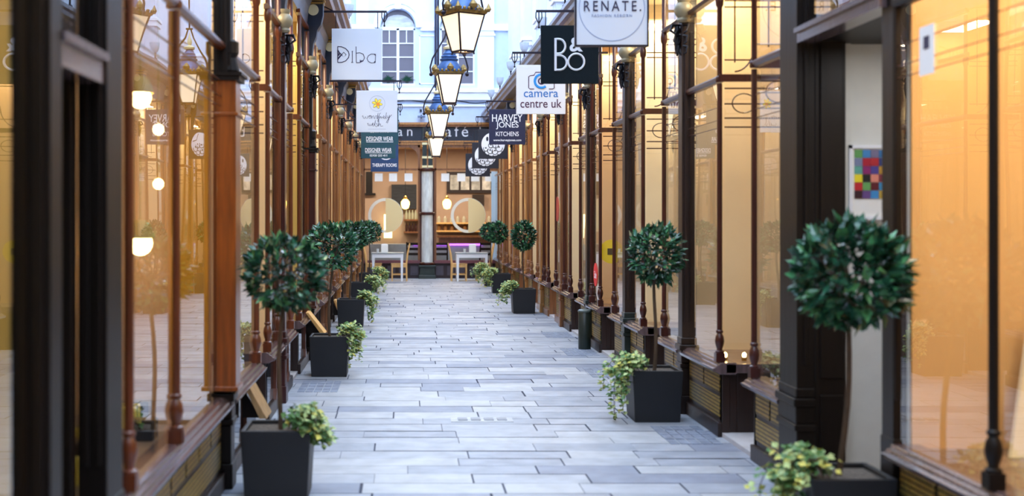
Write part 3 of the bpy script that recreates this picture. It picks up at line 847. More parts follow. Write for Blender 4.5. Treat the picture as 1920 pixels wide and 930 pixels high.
for si, (pa, pb, py, slab, grp, jlab) in enumerate(shelf_spots):
    b = MB(); cbox(b, pa, pb, py, py+3, 4.25, 4.6); tag(b.build('wall_shelf', M_pale if si < 2 else M_oakdark), slab, 'shelf')
    n = 9 if si < 2 else 5
    for i in range(n):
        px = pa+5+(pb-pa-10)*i/(n-1); x, y, z = cafe_at(px, py, 4.38)
        z = cafe_at(px, py, 4.25)[2]
        rr, hh = (.06, .2) if si < 2 else (.04, .28)
        b = MB(); b.lathe([(rr, 0), (rr, hh*.65), (rr*.5, hh*.8), (rr*.45, hh)], x, y, z, 10)
        j = b.build('jar' if si < 2 else 'bottle', gm[si], smooth=True); tag(j, jlab, 'jar' if si < 2 else 'bottle', grp)
# pink light strip along the counter front
b = MB(); cbox(b, 775, 905, 457, 460, 1.2, 1.24); tag(b.build('light_strip', M_pink), 'violet neon light strip low behind both café windows', 'light')
b = MB(); b.box(-1.0, 2.5, YC+1.26, YC+1.6, .0, .9); tag(b.build('bench', mat('pale_grey_bench', '9aa0a0', .5, var=.1)), 'pale grey bench back below the violet strip inside café', 'bench')
# paper sheets on the cafe glass
for px, side_ in ((710, 'left'), (737, 'left'), (766, 'left'), (835, 'right'), (865, 'right'), (891, 'right'), (917, 'right')):
    b = MB(); w_ = 7.5
    b.box(wx(px-w_), wx(px+w_), YC+.03, YC+.034, wz(340), wz(325))
    tag(b.build('paper_sheet', M_paper), 'square white paper sheet taped high in the %s café window' % side_, 'paper', 'paper sheets in the %s café window' % side_)
# alarm box, floodlight and cable on the facade
b = MB(); b.box(wx(787), wx(791), YC-.05, YC, wz(210), wz(205)); tag(b.build('alarm_box', M_black), 'tiny dark alarm box on white wall above the café sign', 'alarm')
fl = thing('floodlight', (wx(790), YC, wz(219)), 'small blue-grey floodlight on wall just above the café sign', 'light')
b = MB(); b.box(wx(783), wx(797), YC-.22, YC-.08, wz(221), wz(218)); b.build('hood', mat('blue_grey_metal', '5f6f8f', .4), fl)
b = MB(); b.box(wx(789), wx(791), YC-.1, YC, wz(222), wz(216)); b.build('arm', M_black, fl)
b = MB(); b.tube([(wx(700+12*i), YC-.05, wz(190+2.5*math.sin(i*.9)+(i-9)**2*.03)) for i in range(19)], .012, 5)
tag(b.build('cable', M_black), 'thin black cable sagging across the white facade', 'cable')
for px in (815.5, 820):
    b = MB(); b.tube([(wx(px), YC-.12, 10), (wx(px), YC-.12, 4.25)], .02, 8)
    tag(b.build('downpipe', mat('blue_black_pipe', '2a3350', .4)), 'slim dark downpipe on pale facade between the arched windows', 'pipe', 'twin downpipes on the facade')

# ================================================================== CAFE TABLES AND CHAIRS
def make_table():
    t = empty('cafe_table')
    W, D, H = .84, .62, .74
    b = MB(); b.box(-W/2, W/2, -D/2, D/2, H-.025, H); b.build('tabletop', M_tabtop, t, bev=.004)
    b = MB()
    for y in (-D/2+.02, D/2-.045): b.box(-W/2+.03, W/2-.03, y, y+.025, H-.13, H-.025)
    for x in (-W/2+.02, W/2-.045): b.box(x, x+.025, -D/2+.03, D/2-.03, H-.13, H-.025)
    b.build('apron', M_wpaint, t)
    for sx in (-1, 1):
        for sy in (-1, 1):
            b = MB(); b.frustum(sx*(W/2-.05), sy*(D/2-.05), 0, H-.025, .05, .05, .07, .07); b.build('leg', M_wpaint, t)
    return t
def make_chair(m):
    """sits facing +x"""
    t = empty('dining_chair')
    b = MB(); b.box(-.2, .22, -.2, .2, .43, .46); b.build('seat', m, t, bev=.008)
    b = MB()
    for y in (-.175, .175): b.box(-.18, .2, y-.012, y+.012, .36, .43)
    for x in (-.18, .19): b.box(x-.012, x+.012, -.17, .17, .36, .43)
    b.build('seat_frame', m, t)
    for y in (-.18, .18):
        b = MB(); b.tube([(-.19, y, 0), (-.18, y, .45), (-.21, y, .7), (-.27, y, .98)], [.02, .024, .022, .017], 6); b.build('back_post', m, t)
        b = MB(); b.frustum(.19, y, 0, .43, .03, .03, .04, .04); b.build('leg', m, t)
    b = MB()
    for z, x in ((.92, -.258), (.78, -.228), (.64, -.2)): b.box(x-.01, x+.01, -.17, .17, z-.035, z+.035)
    b.build('backrest', m, t)
    b = MB()
    for y in (-.18, .18): b.box(-.18, .19, y-.01, y+.01, .16, .19)
    b.box(.0, .02, -.18, .18, .165, .185)
    b.build('stretcher', m, t)
    return t
tb = make_table(); tb.location = ((727-VX)*32.0/F, 32.0, 0)
tag(tb, 'white square café table with grey top outside left window', 'table')
tb2 = copy_tree(tb); tb2.location = ((884-VX)*32.0/F, 32.0, 0); tag(tb2, 'white square café table with grey top outside right window', 'table')
ch = make_chair(M_pale)
spots = [((749-VX)*32/F, 32.0, PI, 'pale wooden chair at the right side of the left café table'),
         ((700-VX)*32/F, 32.05, 0, 'pale wooden chair at the left side of the left café table'),
         ((860-VX)*32/F, 32.0, 0, 'pale wooden chair at the left side of the right café table'),
         ((907-VX)*32/F, 32.05, PI, 'pale wooden chair at the right side of the right café table')]
for i, (x, y, a, lab) in enumerate(spots):
    c = ch if i == 0 else copy_tree(ch)
    c.location = (x, y, 0); c.rotation_euler = (0, 0, a); tag(c, lab, 'chair', 'pale chairs outside the café')
dk = make_chair(M_ebony)
for i, (px, a) in enumerate(((778, -PI/2), (826, -PI/2), (908, -PI/2))):
    c = dk if i == 0 else copy_tree(dk)
    c.location = ((px-VX)*(YC+.8)/F, YC+.75, .0); c.rotation_euler = (0, 0, PI/2+.2*(i-1))
    tag(c, ('dark chair seen through glass left of the café centre post', 'dark chair seen through glass just right of café centre post', 'dark chair inside café near the pale blue pane')[i], 'chair', 'dark chairs inside the café')
for px, lab in ((721, 'white napkin box standing on the left café table'), (886, 'white napkin box standing on the right café table')):
    x = (px-VX)*31.95/F
    b = MB(); b.box(x-.09, x+.09, 31.9, 32.02, .741, .95); nb = thing('napkin_box', (x, 31.95, .741), lab, 'box')
    b.build('box', M_paper, nb, bev=.01)
    b = MB(); b.box(x-.07, x+.07, 31.94, 31.98, .95, .965); b.build('lid', M_trimw, nb)
for px, lab in ((708, 'clear tumbler standing on the left café table'), (871, 'clear tumbler standing on the right café table')):
    x = (px-VX)*31.9/F
    b = MB(); b.lathe([(.03, 0), (.035, .1), (.032, .1), (.028, .01)], x, 31.85, .741, 12); tag(b.build('tumbler', mat('tumbler_glass', 'd5dadd', .1)), lab, 'glass')

# ================================================================== HANGING SIGNS
def sign(px0, px1, py0, py1, d, side, board, label, bar_py=None, trim=None, group=None, draw=None, mats=()):
    """board seen between these pixels, at distance d, hung from an iron bar on the wall of that side"""
    x0, _, z1 = pxw(px0, py0, d); x1, _, z0 = pxw(px1, py1, d)
    cx, cz = (x0+x1)/2, (z0+z1)/2
    t = thing('hanging_sign', (cx, d, z0), label, 'sign', group)
    b = MB(); b.box(x0, x1, d-.018, d+.018, z0, z1); bo = b.build('board', board, t, bev=.003)
    if trim:
        b = MB(); w = .012
        for a in ((x0-w, x1+w, z1-.002, z1+w), (x0-w, x1+w, z0-w, z0+.002), (x0-w, x0+.002, z0, z1), (x1-.002, x1+w, z0, z1)):
            b.box(a[0], a[1], d-.024, d+.024, a[2], a[3])
        b.build('frame', trim, t)
    zb = pxw(0, bar_py, d)[2] if bar_py is not None else z1+.13
    xe = x1+.06 if side < 0 else x0-.05
    xw = X(side, .03)
    b = MB(); b.box(xw, xe, d-.012, d+.012, zb-.012, zb+.012)
    b.tube([(xw, d, zb+.3), (xw-side*.18, d, zb+.08), (xw-side*.32, d, zb+.01)], .008, 6)
    b.build('bar', M_iron, t)
    for q, xx in enumerate((x0+.05, x1-.05)):
        b = MB(); b.tube([(xx, d, zb), (xx, d, z1)], .005, 6)
        b.build('hook', M_iron, t)
    b = MB()
    xo = xe+(.03 if side > 0 else -.03)
    b.tube([(xo, d, zb-.01), (xo, d, zb-.17)], .006, 6)
    for dx in (-1, 1):
        b.tube([(xo+dx*.03, d, zb-.01), (xo+dx*.032, d, zb-.07), (xo+dx*.012, d, zb-.11), (xo, d, zb-.13)], .006, 6)
    b.sphere((xo, d, zb-.17), .012, 8, 6)
    b.build('finial', M_iron, t)
    if draw:
        b = MB(); draw(b, cx, cz, (x1-x0), (z1-z0), d-.0185); b.build('lettering', list(mats), t)
    return t
def ribbon(b, pts, y, r, mi=0):
    b.tube([(x, y, z) for x, z in pts], r, 5, mi)
def arc(cx, cz, rx, rz, a0, a1, n=16):
    return [(cx+rx*math.cos(a0+(a1-a0)*i/n), cz+rz*math.sin(a0+(a1-a0)*i/n)) for i in range(n+1)]
M_signw = mat('white_sign', 'cfd6e4', .5)
M_signw2 = mat('bright_white_sign', 'e6e8ee', .5)
M_signnav = mat('navy_sign', '131840', .45)
M_signblk = mat('black_sign', '121627', .5)
M_signslate = mat('slate_green_sign', '0d1820', .8, spec=.15, var=.1, vscale=(40, 40, 40))
M_teal = mat('teal_sign', '0f4554', .5)
M_tnavy = mat('deep_blue_sign', '153a68', .5)
M_ink = mat('indigo_ink', '2a2548', .6); M_sky = mat('sky_blue_ink', '1f8fe0', .5); M_plum = mat('plum_ink', '4a1f45', .5)
M_lblue = mat('pale_ring_ink', '8d9cc0', .5)
M_yel = mat('petal_yellow', 'f2dc4a', .6); M_orng = mat('trumpet_orange', 'f0902a', .6)

def d_diba(b, cx, cz, w, h, y):
    u = w
    def P(x, z): return (cx+(x-.5)*u, cz+(.5-z)*h)
    k = .0045
    x0, z0 = P(.12, .35); x1, z1 = P(.12, .66)
    ribbon(b, [P(.12, .35), P(.12, .66)], y, k*1.3)
    ribbon(b, [P(.12, .35), P(.2, .355), P(.28, .39), P(.335, .45), P(.35, .51), P(.335, .57), P(.28, .63), P(.2, .66), P(.12, .66)], y, k*1.2)
    ribbon(b, [P(.12, .42), P(.16, .48), P(.2, .51), P(.16, .55), P(.12, .6)], y, k*2)
    ribbon(b, [P(.2, .51), P(.24, .46), P(.29, .51), P(.24, .56), P(.2, .51)], y, k)
    b.prism_y([P(.12, .47), P(.17, .505), P(.12, .55)], y-.003, y)
    ribbon(b, [P(.41, .45), P(.41, .66)], y, k); ribbon(b, [P(.39, .66), P(.43, .66)], y, k); ribbon(b, [P(.40, .45), P(.425, .44)], y, k)
    ribbon(b, [P(.485, .35), P(.49, .66)], y, k)
    ribbon(b, [P(.49, .48), P(.56, .47), P(.63, .5), P(.655, .57), P(.63, .63), P(.56, .665), P(.49, .665)], y, k)
    b.prism_y([P(.56, .655), P(.565, .6), P(.585, .63), P(.61, .61), P(.62, .64)], y-.003, y)
    ribbon(b, [P(.87, .5), P(.79, .495), P(.73, .53), P(.705, .585), P(.73, .64), P(.79, .67), P(.87, .665), P(.875, .5)], y, k)
    b.prism_y([P(.875, .5), P(.835, .5), P(.875, .535)], y-.003, y); b.prism_y([P(.875, .665), P(.835, .66), P(.875, .62)], y-.003, y)
sign(622, 716, 54, 150, 14.8, -1, M_signw, 'pale square sign reading Diba in thin ornate letters', 22, draw=d_diba, mats=[M_ink])

def d_welsh(b, cx, cz, w, h, y):
    def P(x, z): return (cx+(x-.5)*w, cz+(.5-z)*h)
    fx, fz = P(.51, .31)
    b.disc_y(fx, y-.002, fz, .115, .002, 30, r2=.112, mi=3)
    for k in range(6):
        a = PI/2+.3+2*PI*k/6
        c = (fx+.042*math.cos(a), fz+.042*math.sin(a))
        pl = [(c[0]+.036*math.cos(t)*math.cos(a)-.019*math.sin(t)*math.sin(a), c[1]+.036*math.cos(t)*math.sin(a)+.019*math.sin(t)*math.cos(a)) for t in [2*PI*i/14 for i in range(14)]]
        b.prism_y(pl, y-.0025-.0003*k, y, 1)
        ribbon(b, pl+[pl[0]], y-.003, .0016, 0)
    b.disc_y(fx+.012, y-.006, fz-.012, .026, .005, 14, mi=2)
    # handwriting: two joined lines
    k = .0032
    def wr(pts): ribbon(b, [P(x, z) for x, z in pts], y, k)
    wr([(.14,.62),(.16,.60),(.175,.66),(.20,.68),(.225,.62),(.24,.67),(.27,.67),(.285,.61),(.31,.62)])
    wr([(.31,.62),(.33,.60),(.355,.63),(.345,.67),(.315,.67),(.31,.63),(.34,.60),(.375,.61)])
    wr([(.375,.61),(.38,.68),(.39,.63),(.42,.60),(.435,.67),(.455,.68)])
    wr([(.505,.62),(.475,.60),(.455,.65),(.475,.68),(.505,.65),(.535,.54),(.51,.66),(.52,.69),(.55,.60)])
    wr([(.60,.54),(.565,.56),(.55,.68),(.535,.76),(.52,.73),(.56,.66),(.59,.62),(.60,.67)])
    wr([(.60,.62),(.62,.67),(.645,.63),(.66,.67),(.69,.62),(.67,.60),(.65,.65),(.69,.68),(.72,.62),(.735,.53),(.715,.64),(.73,.68)])
    wr([(.75,.60),(.755,.66),(.785,.65),(.81,.59),(.79,.70),(.76,.78),(.73,.77),(.77,.70),(.86,.58)])
    wr([(.27,.80),(.285,.78),(.295,.84),(.32,.85),(.335,.80),(.35,.85),(.375,.84),(.39,.79)])
    wr([(.39,.83),(.42,.80),(.41,.77),(.385,.82),(.41,.86),(.45,.80),(.47,.71),(.45,.83),(.465,.86)])
    wr([(.52,.78),(.49,.79),(.52,.83),(.50,.87),(.475,.86)])
    wr([(.53,.86),(.56,.70),(.545,.86),(.565,.80),(.59,.80),(.595,.86),(.65,.85)])
    ribbon(b, [P(.29, .925), P(.72, .925)], y, .0018, 3)
sign(668, 745, 170, 248, 18.0, -1, M_signw, 'white sign with a yellow daffodil and handwritten lines', 152, draw=d_welsh, mats=[M_ink, M_yel, M_orng, M_lblue])
def d_teal(b, cx, cz, w, h, y):
    put_text(b, 'EST. 1990', cx, y, cz-.13*h, w=w*.5, bold=.01)
    put_text(b, 'DESIGNER WEAR', cx, y, cz-h*.345, w=w*.72, h=.075, bold=.015)
    b.box(cx-w*.36, cx+w*.36, y-.002, y, cz-h*.44, cz-h*.425)
def d_teal2(b, cx, cz, w, h, y):
    put_text(b, 'DESIGNER WEAR', cx, y, cz-h*.255, w=w*.76, h=.075, bold=.015)
    b.box(cx-w*.38, cx+w*.38, y-.002, y, cz-h*.345, cz-h*.33)
    put_text(b, '02920 233 411', cx, y, cz-h*.415, w=w*.5, bold=.015)
sign(677, 747, 203, 271, 20.4, -1, M_teal, 'teal sign partly behind the daffodil sign reading DESIGNER WEAR', 196, draw=d_teal, mats=[M_trimw])
sign(677, 742, 234, 297, 22.6, -1, M_teal, 'teal sign above the blue one, with DESIGNER WEAR and phone number', 226, draw=d_teal2, mats=[M_trimw])
def d_ther(b, cx, cz, w, h, y):
    put_text(b, 'THERAPY ROOMS', cx, y, cz-h*.28, w=w*.88, h=.075, bold=.018)
ts = sign(695, 747, 266, 322, 26.4, -1, M_tnavy, 'deep blue sign reading THERAPY ROOMS below the teal signs', 258, draw=d_ther, mats=[M_trimw])

x_, _, z_ = pxw(722, 294, 26.4)
b = MB(); b.disc_y(x_+.02, 26.4-.0205, z_+.10, .17, .002, 30, r2=.147); b.build('ring_emblem', M_trimw, ts)
def d_ren(b, cx, cz, w, h, y):
    R = .272; zc = pxw(0, 16, 10.1)[2]
    b.disc_y(cx, y-.002, zc, R, .002, 60, r2=R-.006, mi=1)
    z = pxw(0, 12, 10.1)[2]
    put_text(b, 'RENATE.', cx+.005, y-.003, z, w=.47, h=.085, spacing=1.4, mi=0, bold=.004)
    put_text(b, 'FASHION REBORN', cx, y-.001, pxw(0, 30, 10.1)[2], w=.33, spacing=1.3, mi=2)
sign(1080, 1213, -52, 85, 10.1, 1, M_signw, 'pale framed sign reading RENATE inside a thin circle', -75, trim=M_iron, draw=d_ren,
     mats=[M_ink, M_lblue, M_lblue, M_signw])
def d_bo(b, cx, cz, w, h, y):
    def P(x, z): return (cx+(x-.5)*w, cz+(.5-z)*h)
    k = .0115
    def thick(pts, m=0): ribbon(b, pts, y, k, m)
    x, z = P(.26, .22)
    sp = P(.25, .22); sq = P(.25, .78); b.box(sp[0]-k, sp[0]+k, y-k, y, sq[1], sp[1])
    thick([P(.25, .235), P(.31, .235)]+[P(.31+.11*math.sin(t), .36-.125*math.cos(t)) for t in [PI*i/12 for i in range(13)]]+[P(.25, .485)])
    thick([P(.25, .515), P(.32, .515)]+[P(.32+.125*math.sin(t), .64-.125*math.cos(t)) for t in [PI*i/12 for i in range(13)]]+[P(.25, .765)])
    cx2, cz2 = P(.61, .625)
    thick(arc(cx2, cz2, .14*w, .14*h, 0, 2*PI, 26))
    put_text(b, '&', *[(lambda p: p[0])(P(.61, .31))], y, P(.61, .33)[1], h=.15, bold=.03)
sign(1014, 1122, 48, 157, 12.9, 1, M_signslate, 'black square sign reading B & o in white round letters', 21, draw=d_bo, mats=[M_signw])
def d_cam(b, cx, cz, w, h, y):
    def P(x, z): return (cx+(x-.5)*w, cz+(.5-z)*h)
    k = .006
    ribbon(b, [P(.36, .49), P(.28, .49), P(.25, .47), P(.25, .24), P(.28, .22), P(.36, .21), P(.39, .15), P(.62, .15), P(.65, .21), P(.74, .22), P(.77, .24), P(.77, .47), P(.74, .49), P(.66, .49)], y, k, 1)
    c = P(.51, .33); ribbon(b, arc(c[0], c[1], .135*w, .135*h, .9, 2*PI-.9, 24), y, .017, 0)
    ribbon(b, arc(c[0], c[1], .06*w, .06*h, 0, 2*PI, 18), y, .009, 1)
    put_text(b, 'camera', cx, y, cz-.10*h, w=.70*w, h=.07, mi=2, bold=.004)
    put_text(b, 'centre uk', cx, y, cz-.285*h, w=.84*w, h=.105, mi=1, bold=.004)
sign(968, 1060, 122, 214, 15.0, 1, M_signw2, 'white sign with blue camera logo reading camera centre uk', 99, draw=d_cam, mats=[M_sky, M_plum, mat('mid_blue_ink', '2f74c0', .5)])
def d_hj(b, cx, cz, w, h, y):
    put_text(b, 'HARVEY', cx, y, cz+.25*h, w=.84*w, h=.125, bold=.006)
    put_text(b, 'JONES', cx, y, cz+.035*h, w=.62*w, h=.125, bold=.006)
    put_text(b, 'KITCHENS', cx, y, cz-.20*h, w=.63*w, h=.075, bold=.006)
    put_text(b, 'www.harveyjones.com', cx, y, cz-.385*h, w=.77*w, bold=.02)
sign(917, 985, 205, 271, 20.6, 1, M_signnav, 'navy sign reading HARVEY JONES KITCHENS in white letters', 190, draw=d_hj, mats=[M_trimw])
def d_swirl(b, cx, cz, w, h, y):
    R = .40*w
    b.disc_y(cx, y-.002, cz, R, .002, 36)
    b.disc_y(cx-.5*R, y-.004, cz+.45*R, .10*R, .002, 12, mi=1, rz=.2*R)
    for i, (x, z, r) in enumerate(((-.62, -.38, .2), (-.25, -.55, .24), (.15, -.6, .26), (.5, -.3, .3), (.2, -.05, .26), (-.2, -.1, .2))):
        ribbon(b, arc(cx+x*R, cz+z*R, r*R, r*R*1.1, 2.6, 6.3, 10), y-.002, .008, 1)
        b.disc_y(cx+x*R, y-.004, cz+(z+.06)*R, .07*R, .002, 10, mi=1)
    for q in range(5):
        a = -2.4+q*.42
        b.disc_y(cx+R*1.0*math.cos(a), y-.0035, cz+R*1.0*math.sin(a), .07*R, .0015, 10, mi=1)
    ribbon(b, [(cx+.1*R, cz+.9*R), (cx+.35*R, cz+.35*R), (cx+.85*R, cz+.25*R)], y-.002, .008, 1)
sg = ('nearest of three black signs with a white swirl disc', 'middle one of three black signs with a white swirl disc', 'farthest of three black signs with a white swirl disc')
sign(897, 952, 243, 298, 24.8, 1, M_signblk, sg[0], 219, draw=d_swirl, mats=[M_trimw, M_signblk], group='black swirl disc signs')
sign(885, 935, 267, 316, 27.7, 1, M_signblk, sg[1], 243, draw=d_swirl, mats=[M_trimw, M_signblk], group='black swirl disc signs')
sign(873, 919, 288, 331, 30.6, 1, M_signblk, sg[2], 268, draw=d_swirl, mats=[M_trimw, M_signblk], group='black swirl disc signs')

# ================================================================== LANTERNS
def lantern(x, y, z, rot, label):
    """z: bottom of the panes"""
    t = thing('hanging_lantern', (x, y, z), label, 'lantern', 'lanterns along the arcade')
    H, a0, a1 = .385, .165, .325
    def corner(i, f, grow=0):
        a = (a0+(a1-a0)*f)/2+grow; p, q = ((-1,-1),(1,-1),(1,1),(-1,1))[i % 4]
        xx, yy = p*a, q*a
        return (x+xx*math.cos(rot)-yy*math.sin(rot), y+xx*math.sin(rot)+yy*math.cos(rot), z+H*f)
    b = MB()
    for i in range(4):
        b.add([corner(i, 0), corner(i+1, 0), corner(i+1, 1), corner(i, 1)], [(0, 1, 2, 3)])
    b.build('panes', M_lampgl, t)
    b = MB()
    for i in range(4):
        b.tube([corner(i, 0), corner(i, 1)], .011, 5)
        b.tube([corner(i, 0), corner(i+1, 0)], .012, 5); b.tube([corner(i, 1), corner(i+1, 1)], .012, 5)
    b.build('frame', M_iron, t)
    b = MB()
    for i in range(4):
        c = corner(i, 0); b.sphere((c[0], c[1], c[2]-.02), .012, 6, 5)
    b.build('foot_knob', M_iron, t)
    b = MB()
    b.frustum(x, y, z+H, z+H+.03, a1+.03, a1+.03, a1+.06, a1+.06, rot=rot)
    R = (a1+.06)/2
    for i in range(4):
        for k in range(7):
            f = (k+.5)/7*2-1
            for sgn in (1,):
                lx, ly = f*R, -R
                ang = rot+i*PI/2
                px_, py_ = x+lx*math.cos(ang)-ly*math.sin(ang), y+lx*math.sin(ang)+ly*math.cos(ang)
                b.sphere((px_, py_, z+H+.045), .018, 6, 5)
        px_, py_ = x-R*math.sin(-(rot+i*PI/2))*-1*0, y
        ang = rot+i*PI/2
        mx_, my_ = x+R*math.sin(ang), y-R*math.cos(ang)
        b.lathe([(.012, 0), (.04, .02), (.045, .05), (.025, .08), (.006, .10)], mx_, my_, z+H+.04, 8)
        cxx, cyy = x+R*math.cos(ang)+R*math.sin(ang), y+R*math.sin(ang)-R*math.cos(ang)
        b.lathe([(.012, 0), (.03, .03), (.012, .07), (.004, .09)], cxx, cyy, z+H+.02, 6)
    b.build('crown', mat('aged_gilt', '8d7340', .45, .5, var=.4, vscale=(20, 20, 20)), t, smooth=True)
    b = MB()
    b.lathe([(.18, 0), (.172, .04), (.15, .09), (.12, .13), (.11, .15), (.125, .165), (.125, .18), (.10, .19), (.11, .21), (.105, .225), (.085, .235), (.09, .25), (.065, .28), (.05, .31)], x, y, z+H+.03, 18)
    b.build('dome', M_dome, t, smooth=True)
    b = MB()
    b.lathe([(.03, 0), (.075, .015), (.08, .04), (.05, .055), (.02, .07), (.035, .1), (.035, .13), (.015, .18), (.004, .24)], x, y, z+H+.33, 12)
    b.build('finial', M_cream, t, smooth=True)
    b = MB()
    zt = z+H+.62
    for s_ in (-1, 1):
        e = R+.05
        pts = [(e, .01), (e+.012, .10), (e-.02, .22), (e-.10, .36), (.06, .50), (.02, .62)]
        b.tube([(x+s_*p*math.cos(rot), y+s_*p*math.sin(rot), z+H+q) for p, q in pts], .011, 6)
        b.sphere((x+s_*e*math.cos(rot), y+s_*e*math.sin(rot), z+H+.005), .026, 8, 6)
    b.tube([(x-.05, y, zt), (x+.05, y, zt)], .014, 6)
    b.build('yoke', M_iron, t, smooth=True)
    b = MB(); b.tube([(x, y, zt), (x, y, 9.4)], .012, 6); b.build('suspension_rod', M_iron, t)
    ld = bpy.data.lights.new('lantern_light', 'POINT'); ld.energy = 4; ld.color = (1, .85, .6); ld.shadow_soft_size = .05
    lo = bpy.data.objects.new('lantern_light', ld); COL.objects.link(lo); lo.parent = t; lo.location = (0, 0, .2)
    return t
for (px, py, d, rot, lab) in ((868, 97, 12.9, .55, 'nearest lantern, its top cut by the frame'), (842, 194, 16.5, .06, 'second lantern with blue dome, hanging right below the largest one'),
                              (822, 257, 20.6, .08, 'third lantern with blue dome, hanging before the café sign'), (817.5, 293, 26.0, .05, 'farthest lantern, its dome hidden behind the third')):
    x, y, z = pxw(px, py, d)
    lantern(x, y, z, rot, lab)

# ================================================================== TULIP LAMPS ON THE GALLERY EDGE
def tulip():
    t = empty('tulip_lamp')
    b = MB(); b.lathe([(.02, 0), (.05, .01), (.045, .03), (.018, .05), (.015, .12), (.03, .14), (.015, .16)], 0, 0, 0, 10); b.build('stem', M_iron, t, smooth=True)
    b = MB(); b.lathe([(.015, .15), (.05, .18), (.085, .24), (.10, .32), (.105, .38), (.095, .38), (.09, .33), (.07, .25), (.02, .2)], 0, 0, 0, 14); b.build('shade', M_tulip, t, smooth=True)
    return t
tl = tulip(); first = True
for side, lst in ((1, PR[1:]), (-1, PL[2:])):
    for i, y in enumerate(lst):
        c = tl if first else copy_tree(tl); first = False
        c.location = (X(side, -.34), y+.07, 4.46); c.scale = (.8, .8, .8)
        tag(c, ('frosted glass tulip lamp on the gallery edge above the camera shop side' if side > 0 else 'frosted glass tulip lamp on the gallery edge above the daffodil sign side'), 'lamp',
            'tulip lamps on the %s gallery edge' % ('right' if side > 0 else 'left'))
# white piers of the upper storey
for side, lst in ((1, PR), (-1, PL)):
    for y in lst:
        r = struct('column', (X(side, .35), y, 4.42))
        b = MB(); b.box(X(side, .2), X(side, .36), y-.1, y+.3, 4.46, 7.6)
        for q in range(3): b.box(X(side, .18), X(side, .2), y-.06+q*.12, y+.02+q*.12, 4.9, 7.4)
        b.build('shaft', M_white, r)
        b = MB(); b.box(X(side, .16), X(side, .36), y-.14, y+.34, 4.46, 4.7)
        b.box(X(side, .15), X(side, .36), y-.15, y+.35, 5.45, 5.55); b.box(X(side, .12), X(side, .36), y-.18, y+.38, 5.55, 5.62)
        b.box(X(side, .12), X(side, .36), y-.18, y+.38, 7.6, 7.9)
        b.build('capital', M_trimw, r, bev=.01)

# ================================================================== POTTED TREES
def leafblade(b, p, d, nrm, l, w, mi):
    d = d.normalized(); s_ = d.cross(nrm)
    if s_.length < 1e-4: s_ = d.cross(Vector((.3, .5, .8)))
    s_.normalize(); n_ = s_.cross(d).normalized()
    q = [p, p+d*l*.45+s_*w/2+n_*w*.12, p+d*l, p+d*l*.45-s_*w/2+n_*w*.12, p+d*l*.5-n_*w*.06]
    b.add(q, [(0, 1, 4), (1, 2, 4), (2, 3, 4), (3, 0, 4)], mi)
def crown_mesh(seed, R, H, n, l):
    rnd = random.Random(seed); b = MB()
    lobes = [(Vector((rnd.uniform(-1, 1), rnd.uniform(-1, 1), rnd.uniform(-.8, 1))).normalized(), rnd.uniform(.05, .2)) for _ in range(9)]
    for i in range(n):
        u = Vector((rnd.gauss(0, 1), rnd.gauss(0, 1), rnd.gauss(0, 1))).normalized()
        k = rnd.uniform(.45, 1)**.5*.93
        for lv, la in lobes:
            k += la*max(0, u.dot(lv)-.75)*2.2
        p = Vector((u.x*R*k, u.y*R*k, u.z*H*k))
        d = (u*.7+Vector((rnd.uniform(-1, 1), rnd.uniform(-1, 1), rnd.uniform(-.5, .9)))*.7)
        nr = (u+Vector((rnd.uniform(-.6, .6), rnd.uniform(-.6, .6), 1.0)))
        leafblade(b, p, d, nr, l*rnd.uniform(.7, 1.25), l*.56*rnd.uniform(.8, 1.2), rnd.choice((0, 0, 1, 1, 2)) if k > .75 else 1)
    return b
def ivy_mesh(seed, side, reach, long_):
    """trailing plant spilling over the planter rim on that side (+1: towards +x), front too"""
    rnd = random.Random(seed); b = MB()
    for k in range(15):
        a = rnd.uniform(-.9, .75)
        st = Vector((side*rnd.uniform(.06, .17), rnd.uniform(-.17, .05), .42))
        dr = Vector((side*math.cos(a), -abs(math.sin(a))*.9, 0))
        ln = rnd.uniform(.5, 1)*reach; pts = []
        drop = rnd.uniform(.2, 1)*long_ if k < 9 else -.02
        for i in range(10):
            f = i/9
            out = min(1, f*1.6)
            p = st+dr*ln*out+Vector((0, 0, .10*math.sin(min(1, f*1.7)*PI)*rnd.uniform(.9, 1.1)+(.0 if f < .5 else -drop*(f-.5)*2)))
            p += Vector((rnd.uniform(-1, 1), rnd.uniform(-1, 1), rnd.uniform(-.5, .5)))*.012
            pts.append(p)
        b.tube(pts, .0025, 4, 3)
        for i in range(1, 10):
            for q in range(5):
                p = pts[i]+Vector((rnd.uniform(-1, 1), rnd.uniform(-1, 1), rnd.uniform(-.6, 1)))*(.045 if i < 7 else .025)
                d = Vector((rnd.uniform(-1, 1)+dr.x*.5, rnd.uniform(-1, 1)-.3, rnd.uniform(-.8, .4)))
                leafblade(b, p, d, Vector((dr.x*.5, -.5, 1)), rnd.uniform(.035, .055), rnd.uniform(.03, .045), rnd.choice((0, 0, 1, 1, 1, 2) if seed % 2 else (0, 0, 0, 1, 1, 2)))
    return b
